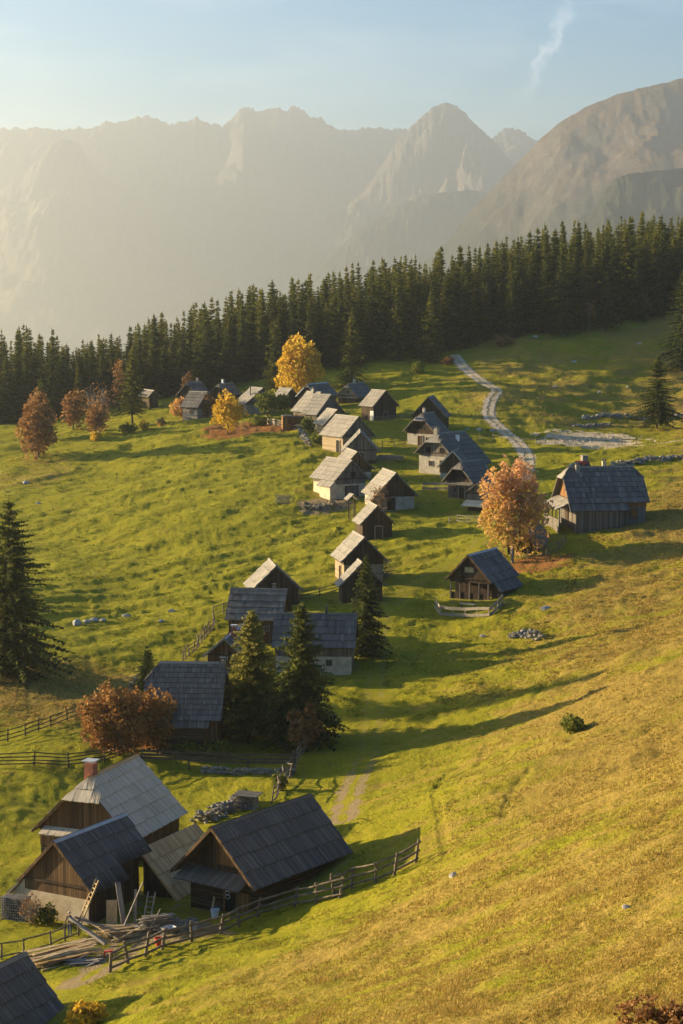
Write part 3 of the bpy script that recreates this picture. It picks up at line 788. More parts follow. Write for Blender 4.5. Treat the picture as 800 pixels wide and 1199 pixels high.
# ---- the left row, from near to far
house('h4b', 'low open shed with brushwood under its slanting roof, behind the roadside spruce', 'shed', 'wooden_shed', roof='roof_sunlit', lower='wood_dark', upper='wood_dark', h1=.4, ov=.3, seed=10)
house('h4', 'steep narrow barn with a sunlit yellow side wall above the brushwood shed', 'barn', 'wooden_barn', roof='roof_sunlit', lower='log_pale', upper='wood_dark', h1=2.3, ov=.7, seed=11, openings=[(D,'L',3.2,1.0,.9,1.8)])
house('h3', 'small all dark plank barn just below the lattice rack in the left row', 'barn', 'wooden_barn', roof='roof_sunlit', lower='wood_dark', upper='wood_dark', h1=.3, ov=.35, seed=12, openings=[(D,'F',.2,1.0,1.0,1.8)])
house('h2', 'brown gabled barn with white plastered base and a bare climber on its front', 'barn', 'wooden_barn', roof='roof_sunlit', lower='plaster_white', upper='wood_dark', h1=2.15, ov=.7, catL=(0, 3.6, 1.1), seed=13,
      openings=[(D,'F',-.7,.95,1.2,1.9,'wood_dark','wood_dark')])
house('h1', 'cream walled barn on a grassy step with a small dark gable window', 'barn', 'wooden_barn', roof='roof_sunlit', lower='plaster_cream', upper='wood_grey', h1=2.6, catL=(0, 4.6, 1.3), ov=.55, seed=14,
      openings=[(W,'F',.5,4.1,.8,.95,'opening_shade','wood_dark'),(D,'F',.2,1.1,2.3,2.1,'wood_grey','wood_dark')])
house('h5', 'small barn with an orange brown gable behind the cream walled barn', 'barn', 'wooden_barn', roof='roof_sunlit', lower='plaster_white', upper='wood_brown', h1=.9, ov=.6, seed=15)
house('h6', 'grey plank barn with steep narrow gable and pale footing beside stacked logs', 'barn', 'wooden_barn', roof='roof_sunlit', lower='wood_dark', upper='wood_grey', h1=.7, ov=.4, seed=16, openings=[(D,'F',0,1.1,1.1,2.0)])
house('h7', 'cream barn with a tall grey door on its sunlit side, uphill in the left row', 'barn', 'wooden_barn', roof='roof_sunlit', lower='log_pale', upper='wood_grey', h1=2.9, seed=17, openings=[(D,'L',2.2,1.2,1.3,2.3,'wood_grey','plaster_white')])
house('h8', 'little yellow walled barn tucked behind the barn with the tall grey door', 'barn', 'wooden_barn', roof='roof_sunlit', lower='log_pale', upper='wood_brown', h1=1.9, seed=18)
house('h9b', 'grey gabled hut, the nearer of two huts with touching roofs', 'hut', 'wooden_hut', roof='roof_sunlit', lower='plaster_grey', upper='wood_grey', h1=1.4, seed=19, openings=[(W,'F',0,3.6,.6,.7)])
house('h9a', 'hut with a small chimney, the farther of two huts with touching roofs', 'hut', 'wooden_hut', roof='roof_sunlit', lower='plaster_grey', upper='wood_grey', h1=1.4, chimneys=[(.45, -.3, .9, .55, 'plaster_grey')], seed=20)
house('h11', 'dark barn with a white door on its lit side, above the upper rail fence', 'barn', 'wooden_barn', roof='roof_sunlit', lower='log_dark', upper='wood_dark', h1=.8, seed=21, openings=[(D,'L',.9,1.0,.9,2.1,'white_paint','white_paint'),(D,'F',.2,1.0,1.0,1.8)])
house('h12', 'half-hipped blue roofed house with a pinkish plank gable near the forest edge', 'house', 'wooden_house', roof='roof_blue', lower='log_dark', upper='wood_pale', h1=1.5, hipf=.3, roofhip='roof_blue', chimneys=[(.45, 0, .9, .5, 'plaster_white')], seed=22,
      openings=[(D,'F',-.4,.75,1.6,1.3,'opening_shade','wood_dark'),(W,'F',.2,2.9,.7,.6)])
house('h13', 'low blue roofed house in front of the golden tree', 'house', 'wooden_house', roof='roof_blue', lower='log_dark', upper='wood_dark', h1=.8, cap='metal_light', barge='white_paint', hipf=.25, seed=23)
house('h14', 'tiny hut at the foot of the golden tree', 'hut', 'wooden_hut', roof='roof_sunlit', lower='log_dark', upper='wood_dark', h1=.6, seed=24)
house('h15', 'beige walled hut with a metal stove pipe on its pale roof', 'hut', 'wooden_hut', roof='roof_sunlit', lower='plaster_grey', upper='wood_grey', h1=1.8, chimneys=[(.35, -2.2, 1.6, .25, 'metal_dark')], seed=25, openings=[(D,'L',2.4,.9,.9,1.7),(W,'F',-.5,1.6,.7,.7)])
house('h16', 'dark blue roofed cabin with a white chimney against the forest', 'cabin', roof='roof_blue', lower='log_dark', upper='wood_dark', h1=.6, hipf=.3, chimneys=[(.35, 0, .9, .45, 'white_paint')], seed=26)
house('h17', 'dark blue roofed cabin with a stubby chimney behind the sunlit grey roof', 'cabin', roof='roof_blue', lower='log_dark', upper='wood_dark', h1=.6, hipf=.22, chimneys=[(.75, 0, .8, .5, 'plaster_grey')], seed=27)
house('h18', 'cabin with pale blue grey roof and grey walls between two small autumn trees', 'cabin', roof='roof_grey', lower='plaster_grey', upper='wood_grey', h1=1.6, seed=28, openings=[(W,'L',2.2,1.1,.7,.7)])
house('h19', 'hut in deep shade at the forest foot with only its roof edge lit', 'hut', 'wooden_hut', roof='roof_grey', lower='log_dark', upper='wood_dark', h1=.6, seed=29)
# ---- the right row
house('h20', 'dark steep gabled barn at the upper end of the right row', 'barn', 'wooden_barn', roof='roof_blue', lower='wood_dark', upper='wood_dark', h1=.5, ov=.4, seed=30)
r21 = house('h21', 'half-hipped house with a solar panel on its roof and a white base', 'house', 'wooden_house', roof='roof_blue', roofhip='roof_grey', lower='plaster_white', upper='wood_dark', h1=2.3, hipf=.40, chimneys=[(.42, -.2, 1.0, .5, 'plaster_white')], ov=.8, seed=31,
      openings=[(D,'F',-.2,.95,1.0,1.9),(W,'F',1.5,1.3,.8,.8),(W,'F',0,3.5,1.8,.7,'opening_shade','wood_dark')])
house('h22', 'biggest house of the right row with a lit half-hip and white plaster base', 'house', 'wooden_house', roof='roof_blue', roofhip='roof_sunlit', lower='plaster_white', upper='wood_grey', h1=2.9, hipf=.42, catR=(0, 9.6, 2.6), ov=.9,  # hip boards paler than the slopes: its sunlight is coloured in
      chimneys=[(.16, -.2, 1.0, .8, 'plaster_grey'), (.55, 1.6, 1.0, .5, 'white_paint')], openings=[(W,'F',-1.6,4.0,1.0,.9,'opening_shade','wood_dark'),(W,'F',1.5,4.0,1.0,.9,'opening_shade','wood_dark'),(D,'F',1.6,1.2,1.2,2.1),(W,'F',-1.0,1.6,.9,.9)], seed=32)
house('h22b', 'small gabled annex with a reddish plank front against the biggest house', 'annex', 'wooden_annex', roof='roof_grey', lower='plaster_white', upper='wood_brown', h1=.6, cap='roof_sunlit', barge='roof_new', seed=33, openings=[(W,'F',.5,.95,.8,.8)])
house('h23', 'half-hipped house with a dark balcony gable just left of the orange tree', 'house', 'wooden_house', roof='roof_blue', lower='wood_grey', upper='wood_dark', h1=2.5, hipf=.36, roofhip='roof_grey', ov=1.1, pents=[(-2.9, 2.8, 2.9, .9, .5, 'roof_grey')],
      openings=[(D,'F',.2,1.0,1.1,2.0),(W,'F',-1.2,1.4,.8,.8),(W,'F',0,3.9,2.6,.7,'opening_shade','wood_dark')], seed=34)
house('h24', 'little shed with striped lean-to roof beside the white rail fence', 'shed', 'wooden_shed', roof='roof_blue', lower='wood_dark', upper='wood_grey', h1=1.9, ov=.35, pents=[(-2.0, 2.2, 1.9, 1.7, .8, 'roof_new')], seed=35)
house('h25', 'brown chalet with open porch, pale gable window and railed terrace', 'chalet', 'wooden_chalet', roof='roof_blue', lower='wood_dark', upper='wood_dark', h1=2.35, nc=4, bw=.42, recess=1.5, ov=.45, catR=(.9, 7.6, 1.6),
      openings=[(W,'F',0,4.0,1.25,.62,'plank_fresh','wood_pale')], cap='metal_light', barge='wood_brown', seed=36)
house('h26', 'large solitary house on the right with two chimneys and a long slate blue roof', 'house', 'wooden_house', roof='roof_blue', roofhip='roof_sunlit', lower='wood_grey', upper='wood_orange', h1=2.7, hipf=.32, hipb=.32, nc=7, bw=.34, ov=.9, catR=(0, 8.6, 1.4),
      chimneys=[(.20, .6, .9, .6, 'plaster_grey'), (.55, -.4, 1.1, .5, 'plaster_cream')], pents=[(-4.2, 4.6, 3.7, 2.6, 1.2, 'roof_sunlit')],
      openings=[(W,'F',0,5.2,1.2,1.2,'pane','wood_orange'),(D,'F',.5,1.1,1.2,2.0),(W,'R',9.6,1.7,.9,1.2,'pane','wood_dark')], seed=37)
house('h37', 'low hut half hidden behind the trunk of the big orange tree', 'hut', 'wooden_hut', roof='roof_grey', lower='log_dark', upper='wood_dark', h1=.5, seed=38)

# balcony of the solar panel house, the panel itself
mb = MB(); x, y, z, yaw, w, ln, rise, eh = HS['h21']
hipv = .40 * math.hypot(w / 2, rise); sn = rise / math.hypot(w / 2, rise); ap = Vector((0, hipv * (w / 2) / math.hypot(w / 2, rise) * .75, eh + rise)); md = Vector((0, -.12, eh + rise - hipv * sn)); V = (md - ap).normalized(); Nn = Vector((1, 0, 0)).cross(V); Nn = Nn if Nn.z > 0 else -Nn
c = ap + V * (hipv * .72) + Nn * .14
for a, b, mt, off in ((.95, .38, 1, 0), (.86, .31, 0, .03)):
    mb.poly([c + Nn * off + Vector((sx * a, 0, 0)) + V * (sv * b) for sx, sv in ((-1, -1), (1, -1), (1, 1), (-1, 1))], .5, mt)
mb.build('solar_panel', [M['solar'], M['metal_light']], r21)

x, y, z, yaw, w, ln, rise, eh = HS['h33']
hw = w / 2; a0, b0 = Vector((hw - .42, .32, 0)), Vector((.48 * hw - .15, ln - .5, 0)); nn = Vector((b0.y - a0.y, a0.x - b0.x, 0)).normalized() * .10
mb = MB(); q = [a0, b0, b0 + nn, a0 + nn]; A = [v + Vector((0, 0, -1.8)) for v in q]; B = [v + Vector((0, 0, eh + (.15 if k in (0, 3) else 1.3))) for k, v in enumerate(q)]
mb.poly(B)
for k in range(4): mb.poly([A[k], A[(k + 1) % 4], B[(k + 1) % 4], B[k]])
mb.build('side_cladding', M['wood_dark'], r33)
# posts of the verandah of the solitary house
def local(root, name, mats, fn):
    mb = MB(); fn(mb); return mb.build(name, M[mats], root)
for o in [o for o in bpy.data.objects if o.get('label', '').startswith('large solitary')]:
    def _f(m):
        m.beam((-4.1, -1.2, 2.68), (4.5, -1.2, 2.68), .14)
    local(o, 'verandah_beam', 'wood_pale', _f)
    for k in range(5): local(o, 'verandah_post', 'wood_grey', lambda m: m.beam((-4.0 + k * 2.1, -1.2, -.6), (-4.0 + k * 2.1, -1.2, 2.6), .16))
    local(o, 'verandah_wall', 'wood_grey', lambda m: m.box((.2, -1.25, .1), (8.6, .14, 1.9)))

# the lean-to shed with the tan roof between the barns, the open shed by the double huts, the lattice rack
def monopitch(name, label, P, yaw, z0, run, length, ztop, zlow, roof, wall, cat='shed', seed=50):
    r = random.Random(seed); root = empty(name, (P[0], P[1], z0), -math.radians(yaw)); tag(root, label, cat, 'wooden shepherd houses of the village')
    s = math.hypot(run, ztop - zlow); V = Vector((run / s, 0, -(ztop - zlow) / s)); O = Vector((0, 0, ztop)); U = Vector((0, 1, 0)); Nn = U.cross(V); Nn = Nn if Nn.z > 0 else -Nn
    mb = MB(); course_boards(mb, O, U, V, lambda v: 0, lambda v: length, s, max(2, round(s / 1.15)), .2, r)
    slab(mb, [O, O + U * length, O + U * length + V * s, O + V * s], Nn, .1); mb.build('roof_slope', M[roof], root)
    mb = MB(); q = [(.1, -1.5), (run - .45, -1.5), (run - .45, zlow + .25), (.1, ztop - .25)]
    A = [Vector((a, .5, b)) for a, b in q]; B = [Vector((a, length - .2, b)) for a, b in q]
    mb.poly(A); mb.poly(B[::-1])
    for k in range(4): mb.poly([A[k], B[k], B[(k + 1) % 4], A[(k + 1) % 4]])
    mb.build('timber_wall', M[wall], root)
    return root
pz = 50 - 143 * math.tan(math.radians(15.95)); g0 = 4.6
r34 = monopitch('wooden_shed', 'brown shingled lean-to with one long roof slope between the near barns', (-14.95, 143), 27, g0, 3.35, 8.2, pz - g0, 1.0, 'roof_tan', 'wood_dark', seed=51)
local(r34, 'doorway', 'opening_shade', lambda m: m.box((1.3, .44, .9), (1.5, .06, 1.9)))  # black panel on the wall, painted shade of an open doorway
local(r34, 'patch_board', 'plank_fresh', lambda m: m.beam((2.0, 1.4, 2.62), (2.5, 1.4, 2.05), .55, .05))
p10 = G(347, 503)
r10 = monopitch('wooden_shed', 'flat roofed reddish shed under the double huts', (p10.x - 2.8, p10.y), -8, p10.z, 5.6, 3.2, 2.75, 2.5, 'roof_grey', 'wood_orange', seed=52)

pr = G(412, 607); root = empty('hay_rack', pr, math.radians(20)); tag(root, 'narrow lattice rack with a tiny tilted roof, in front of two barns', 'rack', None)
H_ = 3.0
mb = MB()
for sx in (-.45, .45):
    for sy in (-.3, .3): mb.beam((sx, sy, -.6), (sx, sy, H_), .12)
mb.build('post', M['wood_dark'], root)
mb = MB()
for k in range(7): mb.beam((-.5, -.36, .4 + k * .36), (.5, -.36, .4 + k * .36 + .15), .07)
mb.build('slat', M['fence_pale'], root)
mb = MB(); O = Vector((0, -.95, H_ + .9)); rr = random.Random(4)
for sd in (-1, 1):
    V = Vector((sd * .7, 0, -.7)); U = Vector((0, 1, 0)); Nn = Vector((sd * .7, 0, .7))
    course_boards(mb, O, U, V, lambda v: 0, lambda v: 1.9, 1.35, 1, .22, rr); slab(mb, [O, O + U * 1.9, O + U * 1.9 + V * 1.35, O + V * 1.35], Nn, .08)
mb.build('roof', M['roof_sunlit'], root)

# ------------------------------------------------------------------ fences
def fence(label, pix, rails=3, hgt=1.15, gap=2.6, mat='fence_wood', name='rail_fence', boards=False, seed=0, lean=.08, thick=.13, cat='fence', world=None, lo=.22):
    r = random.Random(seed + 900)
    pts = world or [G(*p) for p in pix]
    P = [pts[0]]
    for a, b in zip(pts, pts[1:]):
        n = max(1, round((Vector(b) - Vector(a)).length / gap))
        for k in range(1, n + 1):
            q = Vector(a).lerp(Vector(b), k / n); P.append(Vector((q.x, q.y, hz(q.x, q.y))))
    P = [Vector((p[0], p[1], hz(p[0], p[1]))) for p in P]
    o = P[0].copy(); root = empty(name, o); tag(root, label, cat, 'fences of the village')
    Q = [p - o for p in P]; T = []
    for q in Q:
        l = Vector((r.uniform(-lean, lean), r.uniform(-lean, lean), 1)); h = hgt * r.uniform(.95, 1.15); T.append(l)
        m = MB(); m.tube([q - l * .4, q + l * h * .5, q + l * h], [thick * .6, thick * .55, thick * .45], 5, r.random()); m.build('post', M[mat], root)
    for k in range(rails):
        m = MB(); hh = hgt * (lo + (.94 - lo) * k / max(1, rails - 1)) if rails > 1 else hgt * .8
        for i in range(len(Q) - 1):
            a = Q[i] + T[i] * (hh + r.uniform(-.06, .06)); b = Q[i + 1] + T[i + 1] * (hh + r.uniform(-.06, .06)); d = (b - a).normalized() * .18
            sd = Vector((d.y, -d.x, 0)) / max(.01, d.length) * (.07 if d.x > 0 else -.07)
            if boards: m.beam(a - d + sd, b + d + sd, .035, hgt * (1 - lo) / rails * .86, r.random())
            else: m.tube([a - d + sd, (a + b) / 2 + sd + Vector((0, 0, r.uniform(-.04, .02))), b + d + sd], [thick * .42, thick * .46, thick * .36], 5, r.random())
        m.build('rail', M[mat], root)
    return root
fence('long dark rail fence climbing the left meadow edge above the inner lawn', [(-12,873),(30,862),(60,852),(98,838)], 3, 1.25, 2.6, 'fence_dark', seed=1)
fence('long dark rail fence along the lawn behind the brick chimney', [(-12,899),(40,897),(80,899),(122,893),(150,884)], 4, 1.35, 2.9, 'fence_dark', seed=2)
fence('closed dark board fence standing on the low stone wall', [(168,900),(222,903),(290,905),(344,906)], 3, 1.85, 3.2, 'fence_dark', boards=True, name='board_fence', seed=3, lo=.55)
fence('crooked fence of leaning poles below the dark spruce by the path', [(318,942),(330,925),(344,905),(354,884)], 3, 1.5, 1.6, 'fence_wood', seed=4, lean=.35)
fence('three rail fence in front of the dark log barn with orange doorway', [(129,1139),(190,1113),(258,1094),(302,1074),(345,1062),(398,1052)], 3, 1.35, 2.5, 'fence_wood', seed=5, lean=.2, thick=.20)
fence('rail fence running up the slope beyond the dark log barn', [(392,1052),(412,1040),(440,1034),(462,1025),(487,1010)], 3, 1.5, 2.2, 'fence_wood', seed=6, lean=.15, thick=.19)
fence('thin rail fence between the cut-off roof and the plank pile', [(2,1124),(28,1119),(60,1110),(92,1096)], 2, 1.15, 2.6, 'fence_wood', seed=7)
fence('pale railing round the porch terrace of the brown chalet', [(510,712),(516,721),(545,723),(573,722),(588,708)], 2, 1.1, 1.5, 'fence_pale', 'terrace_railing', boards=True, seed=8, lean=.02)
fence('short rail fence on the meadow left of the brushwood shed', [(352,704),(374,699),(398,692)], 3, 1.2, 2.4, 'fence_wood', seed=9)
fence('rustic fence descending past the grey shingled roofs', [(214,776),(230,762),(243,746),(252,730)], 3, 1.4, 1.8, 'fence_wood', seed=10, lean=.25)
fence('short fence corner at the left end of the upper shingled cabin', [(250,722),(262,718),(276,714)], 2, 1.3, 1.8, 'fence_wood', seed=11)
fence('white rail fence in front of the striped lean-to shed', [(526,613),(536,612),(548,613),(560,613)], 3, 1.15, 1.6, 'fence_pale', seed=12, lean=.03)
fence('pale board rail in the grass below the biggest house', [(496,574),(510,574),(525,574)], 2, 1.15, 1.7, 'fence_pale', boards=True, seed=13, lean=.02)
fence('low rail fence across the grass between the two rows of houses', [(448,524),(462,523),(474,521)], 2, 1.0, 2.2, 'fence_wood', seed=14)
fence('rail fence in front of the dark barn with the white door', [(431,493),(452,494),(470,492),(482,488)], 3, 1.1, 2.4, 'fence_wood', seed=15)
fence('light board fence beside the small green trees', [(311,495),(322,499),(331,501)], 3, 1.3, 1.8, 'fence_pale', boards=True, seed=16, lean=.02)
fence('thin post fence between the gravel patch and the track', [(562,516),(578,517),(596,519),(628,521),(650,519)], 1, 1.3, 2.6, 'fence_wood', seed=17)
fence('dark fence round the leaf covered yard of the orange tree', [(598,652),(618,655),(640,652),(654,645),(662,636)], 2, 1.1, 2.0, 'fence_wood', seed=18)
fence('short post fence by the gravel patch on the right', [(728,523),(745,521),(762,519)], 1, 1.4, 2.6, 'fence_wood', seed=19)

# ------------------------------------------------------------------ stones, walls, heaps
def rock_mesh(m, c, s, r, mat=0):
    ph = [r.uniform(0, 6.28) for _ in range(4)]
    pts = []
    for i in range(5):
        th = math.pi * (i + .5) / 5 if 0 < i < 4 else (0.12 if i == 0 else math.pi - .12)
        ring = []
        for k in range(7):
            a = 2 * math.pi * k / 7
            q = 1 + .22 * math.sin(2 * a + ph[0]) + .15 * math.sin(3 * a + ph[1] + i) + r.uniform(-.22, .22)
            ring.append(Vector((c[0] + s[0] * q * math.sin(th) * math.cos(a), c[1] + s[1] * q * math.sin(th) * math.sin(a), c[2] + s[2] * math.cos(th) * (1 + r.uniform(-.15, .15)))))
        pts.append(ring)
    t = r.random()
    for a, b in zip(pts, pts[1:]):
        for k in range(7): m.poly([a[k], b[k], b[(k + 1) % 7], a[(k + 1) % 7]], t, mat)
    m.poly(pts[0], t, mat); m.poly(pts[-1][::-1], t, mat)
def boulder(px, py, s, label, group='boulders scattered on the grass', mat='rock_pale', seed=0):
    r = random.Random(seed + px * 7 + py); p = G(px, py); m = MB(); s = tuple(.72 * q for q in s); rock_mesh(m, (0, 0, s[2] * .3), s, r)
    o = m.build('boulder', M[mat], None, p); tag(o, label, 'boulder', group); return o
BL = [(90,732,(1.0,.7,.8),'tallest pale boulder at the left end of the meadow rock row'),(101,729,(.6,.5,.4),'small grey boulder second in the meadow rock row'),(110,727,(.8,.6,.45),'broad grey boulder in the middle of the meadow rock row'),
 (121,727,(.7,.5,.35),'flat grey boulder at the right end of the meadow rock row'),(148,722,(.8,.5,.4),'lone grey boulder right of the meadow rock row'),(201,716,(.6,.5,.35),'small boulder on the meadow near the rustic fence'),
 (189,728,(.55,.4,.3),'low dark boulder left of the steep dark hut'),(565,746,(.5,.4,.3),'small stone on the grass left of the stone heap'),(639,714,(.95,.6,.5),'white double boulder in the shadow of the brown chalet'),
 (561,505,(.75,.6,.55),'pale round boulder between the biggest house and the track'),(577,505,(.8,.6,.5),'pale long boulder beside the gravel track bend'),(547,503,(.4,.4,.35),'smallest pale boulder behind the biggest house'),
 (531,1027,(.45,.35,.28),'pale stone in the dry grass right of the upper fence end'),(733,1063,(.28,.22,.16),'small white stone on the golden slope'),(702,460,(.6,.5,.45),'pale stone on the upper right meadow'),
 (672,425,(.9,.6,.5),'largest pale stone on the upper right meadow under the forest'),(683,491,(.7,.5,.5),'stone at the left end of the long dry wall'),(30,566,(1.1,.8,.5),'grey rock outcrop on the far left meadow'),(45,590,(.7,.5,.35),'low rock below the grey outcrop on the far left meadow'),
 (735,454,(.6,.5,.4),'stone left of the lone spruce on the upper right meadow'),(650,455,(.7,.5,.4),'stone in the middle of the upper right meadow'),(627,395,(.8,.6,.5),'stone below the red sapling at the forest edge'),(748,403,(.8,.5,.5),'stone right of the two sunlit spruces at the forest edge')]
for i, (px, py, s, lb) in enumerate(BL): boulder(px, py, s, lb, seed=i)
def dry_wall(label, pix, w, h, n, name='stone_wall', cat='wall', mat='rock', seed=0, sz=.35):
    r = random.Random(seed + 77); P = smooth_line([tuple(G(*p))[:2] for p in pix], 8); o = Vector((P[0][0], P[0][1], hz(*P[0]))); m = MB()
    for _ in range(int(n * 1.5)):
        t = r.random() * (len(P) - 1.001); k = int(t); q = Vector(P[k]).lerp(Vector(P[k + 1]), t - k)
        lv = r.random(); off = r.uniform(-1, 1) * w / 2 * (1 - .5 * lv); dx, dy = P[k + 1][0] - P[k][0], P[k + 1][1] - P[k][1]; l = math.hypot(dx, dy) + 1e-6
        x, y = q.x - dy / l * off, q.y + dx / l * off; s = sz * r.uniform(.35, 1.05)
        rock_mesh(m, (x - o.x, y - o.y, hz(x, y) - o.z + lv * h), (s, s * .8, s * .55), r)
    ob = m.build(name, M[mat], None, o); tag(ob, label, cat); return ob
dry_wall('low stone wall carrying the dark board fence', [(236,906),(290,907.5),(344,908)], .4, .6, 190, seed=1, sz=.27)
dry_wall('long dry stone wall running right past the lone spruce', [(684,491),(715,489),(750,492),(775,490),(812,482)], 1.6, .7, 190, seed=2, sz=.5)
dry_wall('stone wall bank right of the red machine', [(716,548),(745,543),(775,540),(812,536)], 1.8, .8, 150, seed=3, sz=.5)
dry_wall('rubble of pale stones behind the dark log barn', [(236,965),(252,957),(272,948),(292,940)], 2.4, .9, 230, 'rubble_heap', 'rubble', seed=4, sz=.28)
dry_wall('round heap of grey field stones on the grass right of the path', [(600,748),(610,746),(622,746),(632,750)], 2.2, .7, 90, 'stone_heap', 'stone heap', seed=5, sz=.38)
dry_wall('tumbled stone wall along the yard below the double huts', [(346,502),(352,507),(358,516),(362,522)], 1.2, 1.1, 90, seed=6, sz=.42)
dry_wall('stones and earth heap below the cream walled barn', [(355,594),(372,596),(392,592)], 2.4, .5, 60, 'earth_heap', 'earth heap', 'dirt', seed=7, sz=.55)
dry_wall('rubble and building waste strewn before the dark log barn', [(196,1088),(212,1084),(230,1082)], 2.6, .4, 120, 'rubble_heap', 'rubble', seed=8, sz=.2)
dry_wall('pale stones strewn over the gravel patch', [(655,517),(690,515),(725,513)], 9, .1, 90, 'stone_spread', 'stones', 'gravel', seed=12, sz=.28)
dry_wall('stony bank between the lone spruce and the gravel patch', [(672,500),(690,500),(716,499)], 1.5, .5, 60, seed=9, sz=.45)

# stacks of wood
def stack(label, p, rz, n, ln, hgt, wid, mat, name='plank_pile', cat='planks', seed=0, messy=.1, r0=(.10,.03)):
    r = random.Random(seed + 31); m = MB()
    for k in range(n):
        z = hgt * (k + .5) / n; y = r.uniform(-.5, .5) * wid; l = ln * r.uniform(.7, 1.0); a = r.gauss(0, messy); c = Vector((r.uniform(-.1, .1) * ln, y, z)); d = Vector((math.cos(a), math.sin(a), r.gauss(0, messy * .25))) * l / 2
        m.beam(c - d, c + d, r0[0] * r.uniform(1.4, 2.4), r0[1] * r.uniform(1, 2), r.random())
    o = m.build(name, M[mat], None, p, rz); tag(o, label, cat); return o
stack('big pile of fresh planks lying by the thin rail fence', G(70, 1124), math.radians(38), 46, 5.6, .75, 2.2, 'plank_fresh', seed=1, messy=.07)
stack('grey boards thrown across the grass beside the plank pile', G(100, 1128), math.radians(30), 12, 2.6, .2, 2.2, 'plank_old', seed=2, messy=.5)
stack('fresh boards lying in front of the lean-to shed', G(146, 1094), math.radians(25), 26, 3.4, .4, 2.2, 'plank_fresh', seed=3, messy=.25)
stack('stack of grey sawn boards against the lean-to shed', G(184, 1090), math.radians(20), 22, 2.8, 1.1, .7, 'plank_old', seed=4, messy=.05)
stack('pale logs stacked on the grass right of the grey plank barn', G(457, 539), math.radians(-8), 16, 5.0, .8, 1.3, 'fence_pale', 'log_pile', 'logs', seed=5, r0=(.11,.12))
stack('rack of weathered boards left of the cream walled barn', G(332, 590), math.radians(-18), 18, 3.0, 1.5, .7, 'plank_old', 'board_rack', 'boards', seed=6, messy=.06)
stack('grey beams sticking out of the shrubs left of the shingle house', G(160, 808), math.radians(60), 8, 3.6, 1.6, .8, 'plank_old', 'beam_pile', 'beams', seed=7, messy=.35)
stack('brushwood heaped against the narrow barn by the roadside spruce', G(446, 676), math.radians(50), 70, 2.8, 2.6, 2.2, 'fence_wood', 'brushwood', 'brushwood', seed=8, messy=.8, r0=(.03,.04))
def firewood(label, p, rz, w, h, d, seed, roofed=False, mat='plank_old'):
    r = random.Random(seed); root = empty('firewood_stack', p, rz); tag(root, label, 'firewood'); m = MB()
    nx, nz = int(w / .17), int(h / .17)
    for i in range(nx):
        for j in range(nz):
            x = -w / 2 + (i + .5) * w / nx; z = (j + .5) * h / nz; q = r.uniform(.85, 1.1); dd = d * r.uniform(.85, 1.05)
            m.tube([(x, -dd / 2, z), (x, dd / 2, z)], [.082 * q, .082 * q], 5, r.random())
    m.build('log', M[mat], root)
    if roofed:
        m = MB()
        for k in range(5): m.beam((-w / 2 - .25, -d * .55 + k * d * .28, h + .12 + .02 * k), (w / 2 + .25, -d * .55 + k * d * .28, h + .12 + .02 * k), d * .27, .06, r.random())
        m.build('cover', M['roof_grey'], root)
    return root
firewood('firewood stack at the left corner of the barn with the cream footing', G(19, 1077), math.radians(-18), 2.0, 1.7, 1.0, 1)
firewood('roofed firewood stack above the rubble behind the log barn', G(290, 948), math.radians(-20), 1.8, 1.15, 1.1, 2, True)

# ladders and leaning boards
def ladder(label, a, b, w, mat, seed=0, step=.32):
    a = Vector(a); b = Vector(b); root = empty('ladder', a); tag(root, label, 'ladder', 'ladders leaning on the near barns'); d = b - a; side = d.cross(Vector((0, 0, 1))).normalized() * (w / 2)
    for sg in (-1, 1):
        m = MB(); m.beam(side * sg, d + side * sg, .07, .10); m.build('side_rail', M[mat], root)
    n = int(d.length / step); m = MB()
    for k in range(1, n): q = d * (k / n); m.beam(q - side * 1.05, q + side * 1.05, .05, .05)
    m.build('rung', M[mat], root)
def eave_pt(key, side, t, over=.25):
    x, y, z, yaw, w, ln, rise, eh = HS[key]; a = math.radians(yaw); rx, ry = math.cos(a), -math.sin(a); gx, gy = math.sin(a), math.cos(a)
    k = side * (w / 2 - over); return Vector((x + rx * k + gx * t, y + ry * k + gy * t, z + eh + over * rise / (w / 2)))
e = eave_pt('h33', 1, -.15, -.05) + Vector((0, 0, .05)); q = G(91, 1087)
ladder('long pale ladder leaning on the eave of the barn with the cream footing', q, e + (e - q) * .48, .55, 'plank_fresh')
q = G(170, 1093); ladder('short grey ladder standing at the front of the lean-to shed', q, q + Vector((.35, 1.5, 2.4)), .5, 'plank_old')
def board(label, a, b, w, t, mat, group='boards and poles lying about the near barns', name='board'):
    a = Vector(a); b = Vector(b); m = MB(); m.beam(Vector((0, 0, 0)), b - a, w, t); o = m.build(name, M[mat], None, a); tag(o, label, 'board', group); return o
q = G(146, 1086); board('tall weathered board leaning beside the lean-to doorway', q, q + Vector((-.55, 1.0, 2.9)), .38, .06, 'plank_old')
q = G(131, 1086); board('short wide pale board propped upright in front of the barn', q, q + Vector((0, .2, 1.9)), .75, .06, 'plank_fresh')
q = G(143, 1090); board('thin pole leaning at a slant across the lean-to doorway', q, q + Vector((1.4, .8, 3.2)), .09, .09, 'plank_old', name='pole')
q = G(158, 1086); board('narrow upright board at the left jamb of the lean-to', q, q + Vector((.05, .3, 2.6)), .2, .06, 'plank_old')
q = G(172, 1096); board('thin stick leaning in front of the grey board stack', q, q + Vector((.9, .5, 1.7)), .06, .06, 'plank_old', name='pole')
a = G(82, 1098) + Vector((0, 0, 1.35)); b = G(124, 1108) + Vector((0, 0, .12)); board('thick grey beam slanting from the railing down to the grass', a, b, .22, .2, 'plank_old', name='beam')
